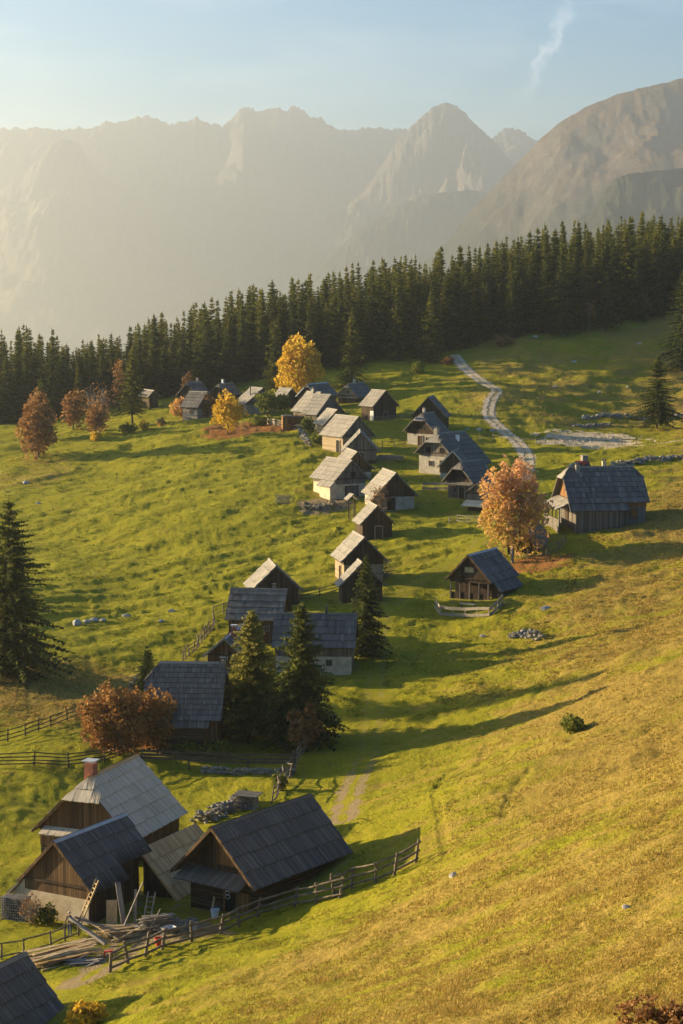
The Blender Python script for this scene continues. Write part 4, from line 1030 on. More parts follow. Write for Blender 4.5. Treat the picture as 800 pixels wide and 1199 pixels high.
a = G(88, 1096) + Vector((0, 0, 1.3)); b = G(150, 1098) + Vector((0, 0, .15)); board('long thin pole lying from the ladder foot to the boards', a, b, .11, .11, 'plank_old', name='pole')
a = G(96, 1090) + Vector((0, 0, .9)); b = G(142, 1104) + Vector((0, 0, .12)); board('second long pole, lying below the thin one', a, b, .13, .11, 'fence_wood', name='pole')
q = G(248, 1068); board('pale stick standing against the log barn wall left of its doorway', q, q + Vector((.3, .6, 1.7)), .16, .05, 'plank_fresh')
a = G(234, 1060); board('pale horizontal pole fixed on the log barn front', a + Vector((-.2, .4, 1.7)), a + Vector((1.3, -.2, 1.55)), .09, .09, 'plank_fresh', name='pole')

# odds and ends by the barns
def lathe(m, prof, n=12, tone=.5, mat=0):
    R = [[Vector((r * math.cos(2 * math.pi * k / n), r * math.sin(2 * math.pi * k / n), z)) for k in range(n)] for r, z in prof]
    for a, b in zip(R, R[1:]):
        for k in range(n): m.poly([a[k], a[(k + 1) % n], b[(k + 1) % n], b[k]], tone, mat)
    m.poly(R[0][::-1], tone, mat); m.poly(R[-1], tone, mat)
def bucket(p, mat, label, s=1.0):
    root = empty('bucket', p); tag(root, label, 'bucket', 'buckets before the log barn')
    m = MB(); lathe(m, [(.15 * s, 0), (.2 * s, .38 * s), (.22 * s, .40 * s), (.22 * s, .43 * s), (.19 * s, .43 * s), (.15 * s, .06 * s)]); m.build('body', M[mat], root)
    m = MB(); m.tube([(.21 * s * math.cos(a), 0, .41 * s + .2 * s * math.sin(a)) for a in [k * math.pi / 8 for k in range(9)]], [.012] * 9, 5); m.build('handle', M['metal_light'], root)
bucket(G(252, 1076), 'white_paint', 'white bucket on the rubble left of the orange doorway', 1.5)
bucket(G(186, 1108), 'red_paint', 'red bucket on the grass behind the near rail fence', 1.3)
bucket(G(228, 1090), 'metal_light', 'grey bucket lying among the rubble near the fence', 1.1)
p = G(197, 1096); root = empty('wheelbarrow', p, math.radians(40)); tag(root, 'old grey wheelbarrow tipped beside the lean-to shed', 'wheelbarrow')
m = MB(); A = [(-.45, -.3, .6), (.45, -.36, .62), (.45, .36, .62), (-.45, .3, .6)]; B = [(-.25, -.2, .32), (.25, -.2, .32), (.25, .2, .32), (-.25, .2, .32)]
for k in range(4): m.poly([A[k], A[(k + 1) % 4], B[(k + 1) % 4], B[k]])
m.poly(B); m.build('tray', M['metal_light'], root)
m = MB(); m.beam((-1.0, -.28, .55), (.7, -.1, .22), .05); m.beam((-1.0, .28, .55), (.7, .1, .22), .05); m.beam((-.4, -.25, 0), (-.3, -.25, .45), .05); m.beam((-.4, .25, 0), (-.3, .25, .45), .05); m.build('frame', M['plank_old'], root)
m = MB(); m.tube([(.7, -.05, .2), (.7, .05, .2)], [.2, .2], 12); m.build('wheel', M['metal_dark'], root)
# red tag on the post at the end of the near fence
p = G(127, 1141); m = MB(); m.beam((-.22, -.05, 1.42), (.28, -.1, 1.5), .16, .10); m.beam((-.2, -.08, 1.42), (-.22, -.1, 1.15), .1, .05); o = m.build('rag', M['red_paint'], None, p); tag(o, 'small red rag tied to the end post of the near fence', 'rag')
# antler-like white ornament over the doorway
x, y, z, yaw, w, ln, rise, eh = HS['h35']; a = math.radians(yaw)
c = Vector((x, y, z)) + Vector((math.cos(a), -math.sin(a), 0)) * .55 + Vector((math.sin(a), math.cos(a), 0)) * 1.14 + Vector((0, 0, 1.95))
m = MB()
for k in range(3): m.tube([(.22 * math.cos(t) * (1 - .15 * k), 0, .26 * k - .3 + .16 * math.sin(t)) for t in [j * 2 * math.pi / 10 for j in range(11)]], [.02] * 11, 5)
o = m.build('horn_ornament', M['white_paint'], None, c, -a); tag(o, 'white curled ornament hanging in the dark doorway of the log barn', 'ornament')
# red and white machine by the gravel patch
p = G(682, 547); root = empty('compact_loader', p, math.radians(15)); tag(root, 'small red and white machine parked beside the stone bank', 'machine')
m = MB(); m.box((0, 0, .75), (2.2, 1.2, .7)); m.beam((-1.0, 0, 1.05), (-1.0, 0, 1.15), 1.0, .5); m.build('body', M['red_paint'], root)
m = MB(); m.box((.35, 0, 1.55), (1.0, 1.05, .9)); m.box((.35, 0, 2.04), (1.15, 1.2, .08)); m.build('cab', M['plaster_grey'], root)
m = MB(); m.beam((-.9, .35, 1.0), (-2.0, .35, .5), .14); m.beam((-.9, -.35, 1.0), (-2.0, -.35, .5), .14); m.beam((-2.0, -.8, .35), (-2.0, .8, .35), .5, .55); m.build('bucket', M['plaster_grey'], root)
for sx in (-.75, .75):
    for sy in (-.68, .68): m = MB(); m.tube([(sx, sy - .14, .4), (sx, sy + .14, .4)], [.42, .42], 14); m.build('wheel', M['metal_dark'], root)
# table on the chalet terrace
p = G(548, 716); root = empty('terrace_table', p + Vector((0, .2, 0)), -math.radians(30)); tag(root, 'long pale table on the railed terrace of the brown chalet', 'table')
m = MB()
for k in range(4): m.beam((-1.1, -.3 + k * .2, .95), (1.1, -.3 + k * .2, .95), .19, .05, k / 4)
m.build('table_top', M['fence_pale'], root)
for sx in (-.9, .9):
    m = MB(); m.beam((sx, -.3, -.3), (sx, .3, .92), .09); m.beam((sx, .3, -.3), (sx, -.3, .92), .09); m.build('leg', M['fence_wood'], root)

# ------------------------------------------------------------------ the person by the ladder
def person():
    p = G(82, 1097); root = empty('person', p, math.radians(-35)); tag(root, 'person in dark jacket and blue trousers standing at the fence by the ladder', 'person')
    bm = bmesh.new(); sk = [((0,0,.95),.135),((0,0,1.12),.125),((0,-.01,1.32),.15),((0,-.02,1.44),.09),((0,-.02,1.52),.055),((0,-.04,1.62),.095),((0,-.04,1.70),.085),
        ((.10,0,.90),.095),((.12,-.02,.50),.065),((.12,.02,.10),.045),((.12,-.14,.04),.04),((-.10,0,.90),.095),((-.13,.03,.50),.065),((-.14,.06,.10),.045),((-.14,-.10,.04),.04),
        ((.19,-.01,1.40),.06),((.27,-.08,1.15),.047),((.24,-.30,1.02),.035),((.23,-.37,1.0),.035),((-.19,-.01,1.40),.06),((-.28,.0,1.14),.047),((-.24,-.2,.98),.035),((-.23,-.27,.96),.035)]
    ed = [(0,1),(1,2),(2,3),(3,4),(4,5),(5,6),(0,7),(7,8),(8,9),(9,10),(0,11),(11,12),(12,13),(13,14),(3,15),(15,16),(16,17),(17,18),(3,19),(19,20),(20,21),(21,22)]
    me = bpy.data.meshes.new('body'); me.from_pydata([a for a, b in sk], ed, []); o = bpy.data.objects.new('body', me); COL.objects.link(o)
    md = o.modifiers.new('Skin', 'SKIN'); md.use_smooth_shade = True
    for i, (a, b) in enumerate(sk): me.skin_vertices[0].data[i].radius = (b, b * .9)
    me.skin_vertices[0].data[0].use_root = True
    s = o.modifiers.new('Sub', 'SUBSURF'); s.levels = s.render_levels = 2
    dg = bpy.context.evaluated_depsgraph_get(); m2 = bpy.data.meshes.new_from_object(o.evaluated_get(dg)); bpy.data.objects.remove(o)
    for mt in ('skin', 'cloth_dark', 'blue_cloth', 'metal_dark'): m2.materials.append(M[mt])
    for q in m2.polygons:
        c = q.center; q.material_index = 0
        if c.z < .1: q.material_index = 3
        elif c.z < .97 and abs(c.x) < .2 and c.y > -.16: q.material_index = 2
        elif c.z < 1.49 and not (c.y < -.24 and c.z < 1.12): q.material_index = 1
    b = bpy.data.objects.new('body', m2); COL.objects.link(b); b.parent = root
    m = MB(); R = []
    for i in range(5):
        t = i / 4 * 1.75; R.append([Vector((.105 * math.sin(t) * math.cos(a), -.035 + .115 * math.sin(t) * math.sin(a) + .02, 1.675 + .10 * math.cos(t) - (.05 if math.sin(a) > 0 and i == 4 else 0))) for a in [2 * math.pi * k / 12 for k in range(12)]])
    for a, c in zip(R, R[1:]):
        for k in range(12): m.poly([a[k], c[k], c[(k + 1) % 12], a[(k + 1) % 12]])
    m.build('hair', M['hair_fair'], root, smooth=True)
    m = MB(); m.tube([(0, -.135, 1.635), (0, -.155, 1.615)], [.012, .018], 6); m.build('nose', M['skin'], root)
    for sx in (-.035, .035): m = MB(); m.tube([(sx, -.118, 1.655), (sx, -.13, 1.655)], [.013, .012], 6); m.build('eye', M['metal_dark'], root)
    m = MB(); m.beam((-.03, -.128, 1.585), (.03, -.128, 1.585), .012, .012); m.build('mouth', M['red_paint'], root)
    for sx, y0, z0 in ((.23, -.37, 1.0), (-.23, -.27, .96)):
        m = MB()
        for k in range(4):
            a = Vector((sx - .03 + k * .02, y0, z0)); L_ = (.07, .085, .08, .06)[k]; m.tube([a, a + Vector((0, -L_ * .6, -.01)), a + Vector((0, -L_ * .85, -.045))], [.011, .010, .008], 5)
        a = Vector((sx - math.copysign(.035, sx), y0 + .03, z0)); m.tube([a, a + Vector((-math.copysign(.03, sx), -.04, -.01)), a + Vector((-math.copysign(.03, sx), -.075, -.02))], [.013, .011, .009], 5)
        m.build('hand', M['skin'], root)
person()

# ------------------------------------------------------------------ trees
def conifer_geo(h, R, seed, whorls, nb, steps, low=.08, droop=.35, spray=.5, ragged=.25, shape=.85, fluff=1):
    """trunk polygons in a MB, and crown triangles as arrays"""
    r = random.Random(seed); tr = MB()
    bend = (r.uniform(-.01, .01) * h, r.uniform(-.01, .01) * h)
    r0 = .012 * h + .05
    tr.tube([(0, 0, -.6), (0, 0, h * .3), (bend[0] * .5, bend[1] * .5, h * .65), (bend[0], bend[1], h * .99)], [r0 * 1.15, r0 * .8, r0 * .45, .015], 7, .5)
    V = []; T = []
    for i in range(whorls):
        t = low + (1 - low) * (i + r.uniform(-.3, .3)) / whorls
        t = min(max(t, low), .985)
        bl = R * (1 - (t - low) / (1 - low)) ** shape * min(1, .62 + (t - low) * 3.0) + .12
        a0 = r.uniform(0, 6.28); wt = r.uniform(.82, 1.12)
        for k in range(nb):
            a = a0 + 2 * math.pi * (k + r.uniform(-.35, .35)) / nb
            l = bl * wt * r.uniform(1 - ragged * 1.6, 1 + ragged * .7)
            if r.random() < .06: l *= .5
            z0 = h * t + r.uniform(-.01, .01) * h
            ca, sa = math.cos(a), math.sin(a); upw = .25 * (t - .35) * 1.6; dr = droop * (1.05 - t)
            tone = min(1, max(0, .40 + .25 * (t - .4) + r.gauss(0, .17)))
            st = max(2, int(round(steps * (l / R) ** .6 + .8)))
            for j in range(st):
                q = (j + .65) / st
                if q < .12: continue
                x, y = ca * l * q, sa * l * q; z = z0 + l * (upw * q - dr * q * q) + .10 * l * max(0, q - .75)
                w = spray * (1.15 - .75 * q) * (.55 + .6 * l / R) * r.uniform(.75, 1.3); ds = l / st * .62
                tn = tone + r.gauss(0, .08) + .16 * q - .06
                p0 = (x - ca * ds, y - sa * ds, z + .02); p1 = (x + ca * ds, y + sa * ds, z - dr * ds * .6)
                for sg in (-1, 1):
                    tip = (x + ca * ds * .9 - sg * sa * w, y + sa * ds * .9 + sg * ca * w, z - w * r.uniform(-.25, .85))
                    V += [p0, p1, tip]; T.append(tn)
                V += [p0, p1, (x + r.uniform(-.1, .1) * w, y + r.uniform(-.1, .1) * w, z - w * r.uniform(.5, 1.0))]; T.append(tn - .12)
                for _ in range(fluff):
                    c = (x + r.uniform(-.5, .5) * w, y + r.uniform(-.5, .5) * w, z + r.uniform(-.45, .45) * w); q3 = .55 * w
                    V += [tuple(v + r.uniform(-q3, q3) for v in c) for _k in range(3)]; T.append(tn + r.gauss(.05, .1))
    for k in range(5):
        a = k * 1.26; V += [(bend[0], bend[1], h * 1.02), (bend[0] + .10 * math.cos(a) * R ** .5, bend[1] + .10 * math.sin(a) * R ** .5, h * .95), (bend[0] + .10 * math.cos(a + 1) * R ** .5, bend[1] + .10 * math.sin(a + 1) * R ** .5, h * .955)]; T.append(.6)
    return tr, np.array(V, dtype=np.float32), np.clip(np.array(T), 0, 1)

def add_crown(V, T, mat, root, name='crown'):
    me = mesh_np(name, V, np.arange(len(V)).reshape(-1, 3), M[mat], T)
    o = bpy.data.objects.new(name, me); COL.objects.link(o); o.parent = root; return o

def conifer(label, base, top_py, half_px, mat='needles', cat='spruce', whorls=30, nb=7, steps=7, low=.08, seed=0, group=None, name='spruce_tree', **kw):
    p = G(*base); s = ppm(p); h = (base[1] - top_py) / s * 1.04; R = half_px / s * 1.4
    root = empty(name, p, random.Random(seed).uniform(0, 6)); tag(root, label, cat, group)
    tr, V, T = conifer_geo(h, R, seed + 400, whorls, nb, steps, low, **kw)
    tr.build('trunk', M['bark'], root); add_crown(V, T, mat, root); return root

SPR = 'spruces standing in the open'
conifer('tall dark ragged spruce cut by the left edge on the meadow', (14,790), 590, 54, whorls=44, nb=9, steps=12, low=.03, seed=1, group=SPR, spray=.8, ragged=.35, droop=.30, shape=.75)
conifer('broad sunlit golden green pine left of the dark spruce beside the shingle house', (296,864), 717, 42, 'needles_warm', 'pine', 34, 9, 12, .06, 2, SPR, 'pine_tree', spray=.8, ragged=.35, droop=.10, shape=.8, fluff=4)
conifer('dark spruce with a sunlit golden tip right of the broad pine', (353,872), 709, 40, whorls=42, nb=9, steps=11, low=.02, seed=3, group=SPR, spray=.75, ragged=.3, shape=.75, fluff=2)
conifer('slim spruce at the path in front of the brushwood shed', (429,768), 652, 24, whorls=34, nb=8, steps=8, low=.04, seed=4, group=SPR, spray=.6, ragged=.22)
conifer('lone dark spruce by the stone wall on the right meadow', (769,502), 419, 23, whorls=30, nb=8, steps=8, low=.10, seed=5, group=SPR, spray=.75, ragged=.32)
conifer('tall spruce cut by the right edge below the forest', (799,434), 319, 26, whorls=34, nb=8, steps=8, low=.05, seed=6, group=SPR, spray=.8, ragged=.25)
conifer('spruce with a bare lower trunk left of the blue roofed cabins', (155,503), 413, 17, whorls=26, nb=7, steps=6, low=.22, seed=7, group=SPR, spray=.75)
conifer('spruce peeking out behind the large rust coloured tree', (48,515), 446, 15, whorls=24, nb=7, steps=6, low=.1, seed=8, group=SPR, spray=.7)
conifer('spruce in the middle of the forest edge lit on its left side', (657,394), 291, 17, whorls=28, nb=7, steps=6, low=.06, seed=9, group=SPR, spray=.8)
conifer('short spruce just left of the bare red sapling', (681,390), 320, 11, whorls=24, nb=7, steps=5, low=.12, seed=10, group=SPR, spray=.7)
conifer('short spruce just right of the bare red sapling', (709,388), 321, 14, whorls=24, nb=7, steps=5, low=.10, seed=11, group=SPR, spray=.7)
conifer('spruce left of the golden yellow tree', (322,456), 378, 15, whorls=26, nb=7, steps=6, low=.05, seed=12, group=SPR, spray=.8)
conifer('spruce right of the golden yellow tree behind the half-hipped house', (412,452), 366, 17, whorls=26, nb=7, steps=6, low=.05, seed=13, group=SPR, spray=.8)
conifer('spruce standing forward of the forest left of the gravel track', (504,425), 345, 15, whorls=26, nb=7, steps=6, low=.05, seed=14, group=SPR, spray=.8)
conifer('small yellowish spruce behind the left end of the shingle house', (173,812), 757, 17, 'needles_warm', 'spruce', 18, 8, 7, .05, 15, SPR, spray=.45)

# the forest: single trees in front, the mass behind
FOREST_EDGE = [(-90,500,470),(0,500,478),(70,492,485),(130,482,490),(200,466,492),(300,448,500),(400,440,506),(470,430,508),(540,412,514),(620,394,524),(700,384,532),(760,374,538),(810,366,540),(900,350,548)]
ex = np.array([ray(*e)[0] for e in FOREST_EDGE]); ey = np.array([e[2] for e in FOREST_EDGE], float)
SKY = [(-60,392),(0,388),(30,381),(55,383),(90,400),(118,394),(140,390),(165,374),(205,366),(260,348),(300,334),(345,328),(390,316),(440,306),(490,300),(530,286),(560,292),(600,276),(650,262),(690,262),(715,255),(742,250),(775,255),(810,252),(880,240)]
spx = [s[0] for s in SKY]; spy = [s[1] for s in SKY]
variants = []
for k in range(7):
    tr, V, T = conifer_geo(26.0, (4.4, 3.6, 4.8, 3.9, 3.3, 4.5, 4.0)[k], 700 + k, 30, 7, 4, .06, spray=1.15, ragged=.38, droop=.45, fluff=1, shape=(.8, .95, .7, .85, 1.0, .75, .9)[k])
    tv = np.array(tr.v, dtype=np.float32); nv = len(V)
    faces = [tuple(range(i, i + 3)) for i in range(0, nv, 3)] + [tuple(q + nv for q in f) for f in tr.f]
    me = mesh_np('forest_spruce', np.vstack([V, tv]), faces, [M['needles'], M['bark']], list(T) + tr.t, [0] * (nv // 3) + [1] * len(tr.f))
    variants.append((me, V, T))
rs = np.random.RandomState(12); placed = []; cand = []
for _ in range(26000):
    x = rs.uniform(-118, 118); e = np.interp(x, ex, ey); y = e + 92 * rs.rand() ** 1.25
    if abs(x) > .182 * y + 4: continue
    if perlin(np.array([x / 10]), np.array([y / 10]), 5)[0] > .42 and y - e > 3: continue
    ok = True
    for (a, b) in placed:
        if (x - a) ** 2 + (y - b) ** 2 < 3.9 ** 2 + .02 * (y - e) ** 2 * 0: ok = False; break
    if ok: placed.append((x, y)); cand.append((y - e, x, y))
    if len(placed) > 640: break
cand.sort()
def ftree(x, y, deep):
    z = hz(x, y); px = CX + F_PX * x / y
    ty = np.interp(px, spx, spy); zt = ZC - y * math.tan(TILT + math.atan((ty - CY) / F_PX))
    hm = zt - z
    h = hm * (rs.uniform(.70, 1.05) if deep > 12 else rs.uniform(.5, .98))
    return z, float(np.clip(h, 13, 36))
FL = 'dark spruce, one of the dense forest edge below the hazy mountains'
behind = []
for i, (dp, x, y) in enumerate(cand):
    z, h = ftree(x, y, dp)
    if i < 285:
        o = bpy.data.objects.new('forest_spruce', variants[rs.randint(7)][0]); COL.objects.link(o)
        o.location = (x, y, z - .2); k = h / 26.0; w = k ** .5 * rs.uniform(.8, 1.4); o.scale = (w, w, k); o.rotation_euler = (rs.normal(0, .015), rs.normal(0, .015), rs.uniform(0, 6.28))
        tag(o, FL, 'spruce', 'spruces of the forest edge')
    else: behind.append((x, y, z, h))
VV = []; TT = []
for x, y, z, h in behind:
    _, V, T = variants[rs.randint(7)]; k = h / 26.0; w = k ** .5 * rs.uniform(.85, 1.15); a = rs.uniform(0, 6.28)
    q = V.copy(); X = (q[:, 0] * math.cos(a) - q[:, 1] * math.sin(a)) * w + x; Y = (q[:, 0] * math.sin(a) + q[:, 1] * math.cos(a)) * w + y
    VV.append(np.stack([X, Y, q[:, 2] * k + z], 1)); TT.append(T)
o = add_crown(np.vstack(VV).astype(np.float32), np.concatenate(TT), 'needles', None, 'forest'); tag(o, 'deep mass of dark spruce forest behind its front rows', 'forest', kind='stuff')

def rand_unit(r, n):
    v = r.randn(n, 3); return v / np.linalg.norm(v, axis=1)[:, None]
def leafy(label, base, top_py, half_px, mat, cat='tree', name='autumn_tree', nleaf=5000, size=.22, trunk=.28, bark='bark', group='autumn trees', seed=0, stems=1, clump=.35, egg=.0, dens=1.0, limbs=9, lowtone=0.0, asp=1.0, twigs=0, lopside=0.0):
    p = G(*base); s = ppm(p); h = (base[1] - top_py) / s; R = half_px / s * 1.14
    r = np.random.RandomState(seed + 50); root = empty(name, p); tag(root, label, cat, group)
    zc = h * (trunk + (1 - trunk) * .48); rz = h * (1 - trunk) * .53
    tr = MB(); ends = []; tips = []
    for k in range(stems):
        b = Vector((r.uniform(-.2, .2) * R * (stems > 1), r.uniform(-.2, .2) * R * (stems > 1), -.3)); f = Vector((b.x * 1.3, b.y * 1.3, h * trunk)); tp = Vector((b.x * 2.0, b.y * 2.0, h * .9))
        r0 = (.014 * h + .05) / stems ** .5
        tr.tube([b, f, f.lerp(tp, .5) + Vector((r.uniform(-.1, .1) * R, r.uniform(-.1, .1) * R, 0)), tp], [r0, r0 * .8, r0 * .45, r0 * .12], 7)
        for j in range(limbs):
            q = r.uniform(.0, .75); st = f.lerp(tp, q * .8); a = r.uniform(0, 6.28); el = r.uniform(.15, .9)
            ed = Vector((math.cos(a) * R * .82 * math.cos(el * .6), math.sin(a) * R * .82 * math.cos(el * .6), zc + rz * (r.uniform(-.45, .85)) - 0)); mid = st.lerp(ed, .5) + Vector((0, 0, .08 * h))
            tr.tube([st, mid, ed], [r0 * .4, r0 * .22, r0 * .06], 5); ends.append((mid, ed))
            for q2 in range(3 + twigs):
                a2 = mid.lerp(ed, r.uniform(-.4, .9)); e2 = a2 + Vector(rand_unit(r, 1)[0]) * R * .45 + Vector((0, 0, .12 * R)); tr.tube([a2, a2.lerp(e2, .5) + Vector((0, 0, .05 * R)), e2], [r0 * .13, r0 * .08, r0 * .03], 4); tips.append(e2)
    tr.build('trunk', M[bark], root)
    if nleaf:
        n = int(nleaf * 2.2); d = rand_unit(r, n); rad = r.rand(n) ** .42
        ph = np.arctan2(d[:, 1], d[:, 0]); lob = 1 + .16 * np.sin(2 * ph + seed) * 1 + .13 * np.sin(3 * ph + 2.1 * seed + 3 * d[:, 2]) + .12 * np.sin(5 * d[:, 2] * 1.7 + ph + seed)
        P = d * (rad * lob)[:, None]
        tap = 1 - egg * np.clip(P[:, 2], -1, 1)
        X = P[:, 0] * R * tap * .93 + lopside * R * P[:, 2]; Y = P[:, 1] * R * tap * .93; Z = zc + P[:, 2] * rz
        nz_ = fbm(X / (R * .33) + seed, Z / (R * .33) + .7 * Y / (R * .33), 60 + seed, 3) + .6 * perlin(Y / (R * .3), Z / (R * .3) + X / R, 90 + seed)
        keep = (nz_ + .5 * r.rand(n) + .55 * dens) > clump
        X, Y, Z, nz_ = X[keep][:nleaf], Y[keep][:nleaf], Z[keep][:nleaf], nz_[keep][:nleaf]; n = len(X)
        a = rand_unit(r, n); b = np.cross(a, rand_unit(r, n)); b /= np.linalg.norm(b, axis=1)[:, None] + 1e-6
        sz = size * r.uniform(.4, 1.55, n); C = np.stack([X, Y, Z], 1); A = a * sz[:, None]; B = b * sz[:, None] * .62
        V = np.stack([C - A, C + B, C + A, C - B], 1).reshape(-1, 3).astype(np.float32)
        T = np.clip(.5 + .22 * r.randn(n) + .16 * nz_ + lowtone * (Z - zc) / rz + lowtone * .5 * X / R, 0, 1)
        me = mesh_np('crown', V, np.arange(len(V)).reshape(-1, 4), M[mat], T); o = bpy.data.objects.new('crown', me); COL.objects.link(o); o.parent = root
    return root

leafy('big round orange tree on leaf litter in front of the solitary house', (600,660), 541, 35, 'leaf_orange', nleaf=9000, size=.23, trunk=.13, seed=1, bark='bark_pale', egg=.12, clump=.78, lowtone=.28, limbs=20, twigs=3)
leafy('rust red bushy tree left of the shingle house', (135,884), 803, 33, 'leaf_rust', nleaf=9000, size=.17, trunk=.06, stems=5, seed=2, clump=.4, limbs=6, lowtone=.12)
leafy('second, darker rust red bush touching the wall of the shingle house', (181,881), 808, 25, 'leaf_rust', nleaf=5200, size=.17, trunk=.06, stems=4, seed=3, clump=.45, limbs=6, lowtone=.1)
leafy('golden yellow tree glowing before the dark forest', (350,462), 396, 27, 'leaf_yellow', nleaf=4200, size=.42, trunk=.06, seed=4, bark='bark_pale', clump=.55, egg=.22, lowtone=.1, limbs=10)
leafy('large rust coloured tree at the left forest edge', (45,536), 461, 23, 'leaf_dull', nleaf=4200, size=.34, trunk=.05, seed=5, egg=.2, clump=.4)
leafy('half bare grey tree with reddish lower leaves left of the bare trunked spruce', (113,509), 476, 13, 'leaf_dull', nleaf=1500, size=.28, trunk=.1, seed=6, clump=.5)
leafy('leafless grey tree above the reddish one at the forest edge', (116,507), 452, 18, 'leaf_dull', nleaf=500, size=.24, trunk=.2, seed=7, bark='bark_pale', limbs=22, twigs=5, dens=.3)
leafy('dim brown tree in the shade of the left forest edge', (86,503), 458, 12, 'leaf_dull', nleaf=1500, size=.3, trunk=.08, seed=8)
leafy('small orange tree left of the pale blue grey roof', (211,492), 467, 11, 'leaf_orange', nleaf=1500, size=.27, trunk=.16, seed=9, egg=.15, lowtone=.15)
leafy('orange gold tree standing alone on the meadow below the cabins', (267,509), 461, 20, 'leaf_yellow', nleaf=2600, size=.28, trunk=.22, seed=10, egg=.25, lowtone=.15, clump=.5)
leafy('small reddish tree at the right gable of the pale blue grey roof', (243,488), 461, 12, 'leaf_dull', nleaf=1400, size=.26, trunk=.1, seed=11)
leafy('reddish tree peeping over the stubby chimney roof', (221,466), 438, 9, 'leaf_dull', nleaf=900, size=.3, trunk=.1, seed=12)
leafy('small green tree at the corner of the beige walled hut', (313,487), 459, 13, 'leaf_green', nleaf=1700, size=.25, trunk=.16, seed=13)
leafy('second green tree beside the light board fence', (330,483), 462, 9, 'leaf_green', nleaf=1100, size=.25, trunk=.14, seed=14)
leafy('bare red sapling between two short spruces', (690,388), 352, 8, 'leaf_dull', nleaf=350, size=.25, trunk=.4, seed=15, bark='bark_pale', limbs=10, twigs=3)
leafy('dull red tree inside the right part of the forest edge', (737,372), 322, 14, 'leaf_rust', nleaf=1300, size=.34, trunk=.1, seed=16)
leafy('bare grey tree at the shaded right forest edge', (752,372), 340, 11, 'leaf_dull', nleaf=250, size=.25, trunk=.2, seed=17, bark='bark_pale', limbs=16, twigs=4)
leafy('dull red tree in the forest left of the bare trunked spruce', (140,480), 424, 9, 'leaf_dull', nleaf=800, size=.32, trunk=.1, seed=18)
leafy('brown autumn bush at the path foot of the dark spruce', (357,881), 826, 19, 'leaf_dull', nleaf=2400, size=.18, trunk=.08, stems=3, seed=19, clump=.5)
leafy('bare climber tangled over the front of the white based barn', (444,601), 566, 12, 'leaf_dull', nleaf=380, size=.16, trunk=.06, seed=20, bark='bark_pale', stems=4, limbs=12, twigs=4, group='shrubs', cat='climber', name='climbing_plant')
SB = dict(group='shrubs', cat='shrub', name='shrub', trunk=.02, stems=4, limbs=5)
leafy('yellow green shrub at the foot of the cut-off dark roof', (101,1203), 1172, 20, 'leaf_yellow', nleaf=1900, size=.11, seed=21, **SB)
leafy('brown shrub at the bottom right corner of the slope', (772,1212), 1174, 50, 'leaf_dull', nleaf=5200, size=.06, seed=22, dens=.3, clump=.6, **SB)
leafy('lone dark green shrub on the golden slope', (671,857), 838, 15, 'leaf_green', nleaf=2200, size=.11, seed=23, **SB)
leafy('bare brown bush against the cream footing of the barn', (36,1082), 1043, 15, 'leaf_dull', nleaf=260, size=.09, seed=24, bark='bark_pale', group='shrubs', cat='shrub', name='shrub', trunk=.02, stems=6, limbs=12, twigs=3)
leafy('yellowish shrub right of the bare bush at the cream footing', (55,1083), 1060, 12, 'leaf_green', nleaf=900, size=.10, seed=25, **SB)
leafy('dark hedge bush below the windows of the shingle house', (222,884), 866, 18, 'leaf_green', nleaf=2000, size=.14, seed=26, **SB)
leafy('dark hedge bush right of the one below the windows', (252,886), 868, 18, 'leaf_green', nleaf=2000, size=.14, seed=27, **SB)
leafy('dark bush on the right wall end of the vent pipe cabin', (384,785), 744, 13, 'leaf_dull', nleaf=2200, size=.16, seed=28, **SB)
leafy('bright yellow bush at the far meadow edge left of the orange tree', (169,504), 494, 6, 'leaf_yellow', nleaf=500, size=.22, seed=29, **SB)
leafy('yellow bush by the wall stones at the far left meadow edge', (112,516), 505, 7, 'leaf_yellow', nleaf=500, size=.22, seed=30, **SB)
leafy('orange brown bush next to the bright yellow one', (189,499), 490, 5, 'leaf_orange', nleaf=400, size=.22, seed=31, **SB)
leafy('rust shrub hiding the lower wall of the reddish shed', (343,502), 486, 9, 'leaf_rust', nleaf=900, size=.2, seed=32, **SB)
leafy('green shrub beside the reddish shed under the double huts', (361,506), 489, 9, 'leaf_green', nleaf=1000, size=.2, seed=33, **SB)
leafy('green shrub before the small orange gold meadow tree', (304,499), 486, 9, 'leaf_green', nleaf=900, size=.2, seed=34, **SB)
leafy('green shrub at the stone wall below the barn with the tall grey door', (372,520), 507, 9, 'leaf_green', nleaf=900, size=.18, seed=35, **SB)
leafy('yellow green bush at the forest edge left of the track top', (489,437), 424, 9, 'leaf_green', nleaf=800, size=.26, seed=36, **SB)
leafy('rusty bush at the forest edge right of the track top', (590,405), 393, 12, 'leaf_dull', nleaf=900, size=.28, seed=37, **SB)
leafy('reddish bush between the forest and the track', (525,427), 418, 7, 'leaf_rust', nleaf=500, size=.25, seed=38, **SB)
leafy('dark shrub at the left forest edge below the grey tree', (150,507), 496, 9, 'leaf_green', nleaf=800, size=.24, seed=39, **SB)
leafy('small green bush by the rubble behind the log barn', (327,926), 905, 9, 'leaf_green', nleaf=1200, size=.10, seed=40, **SB)

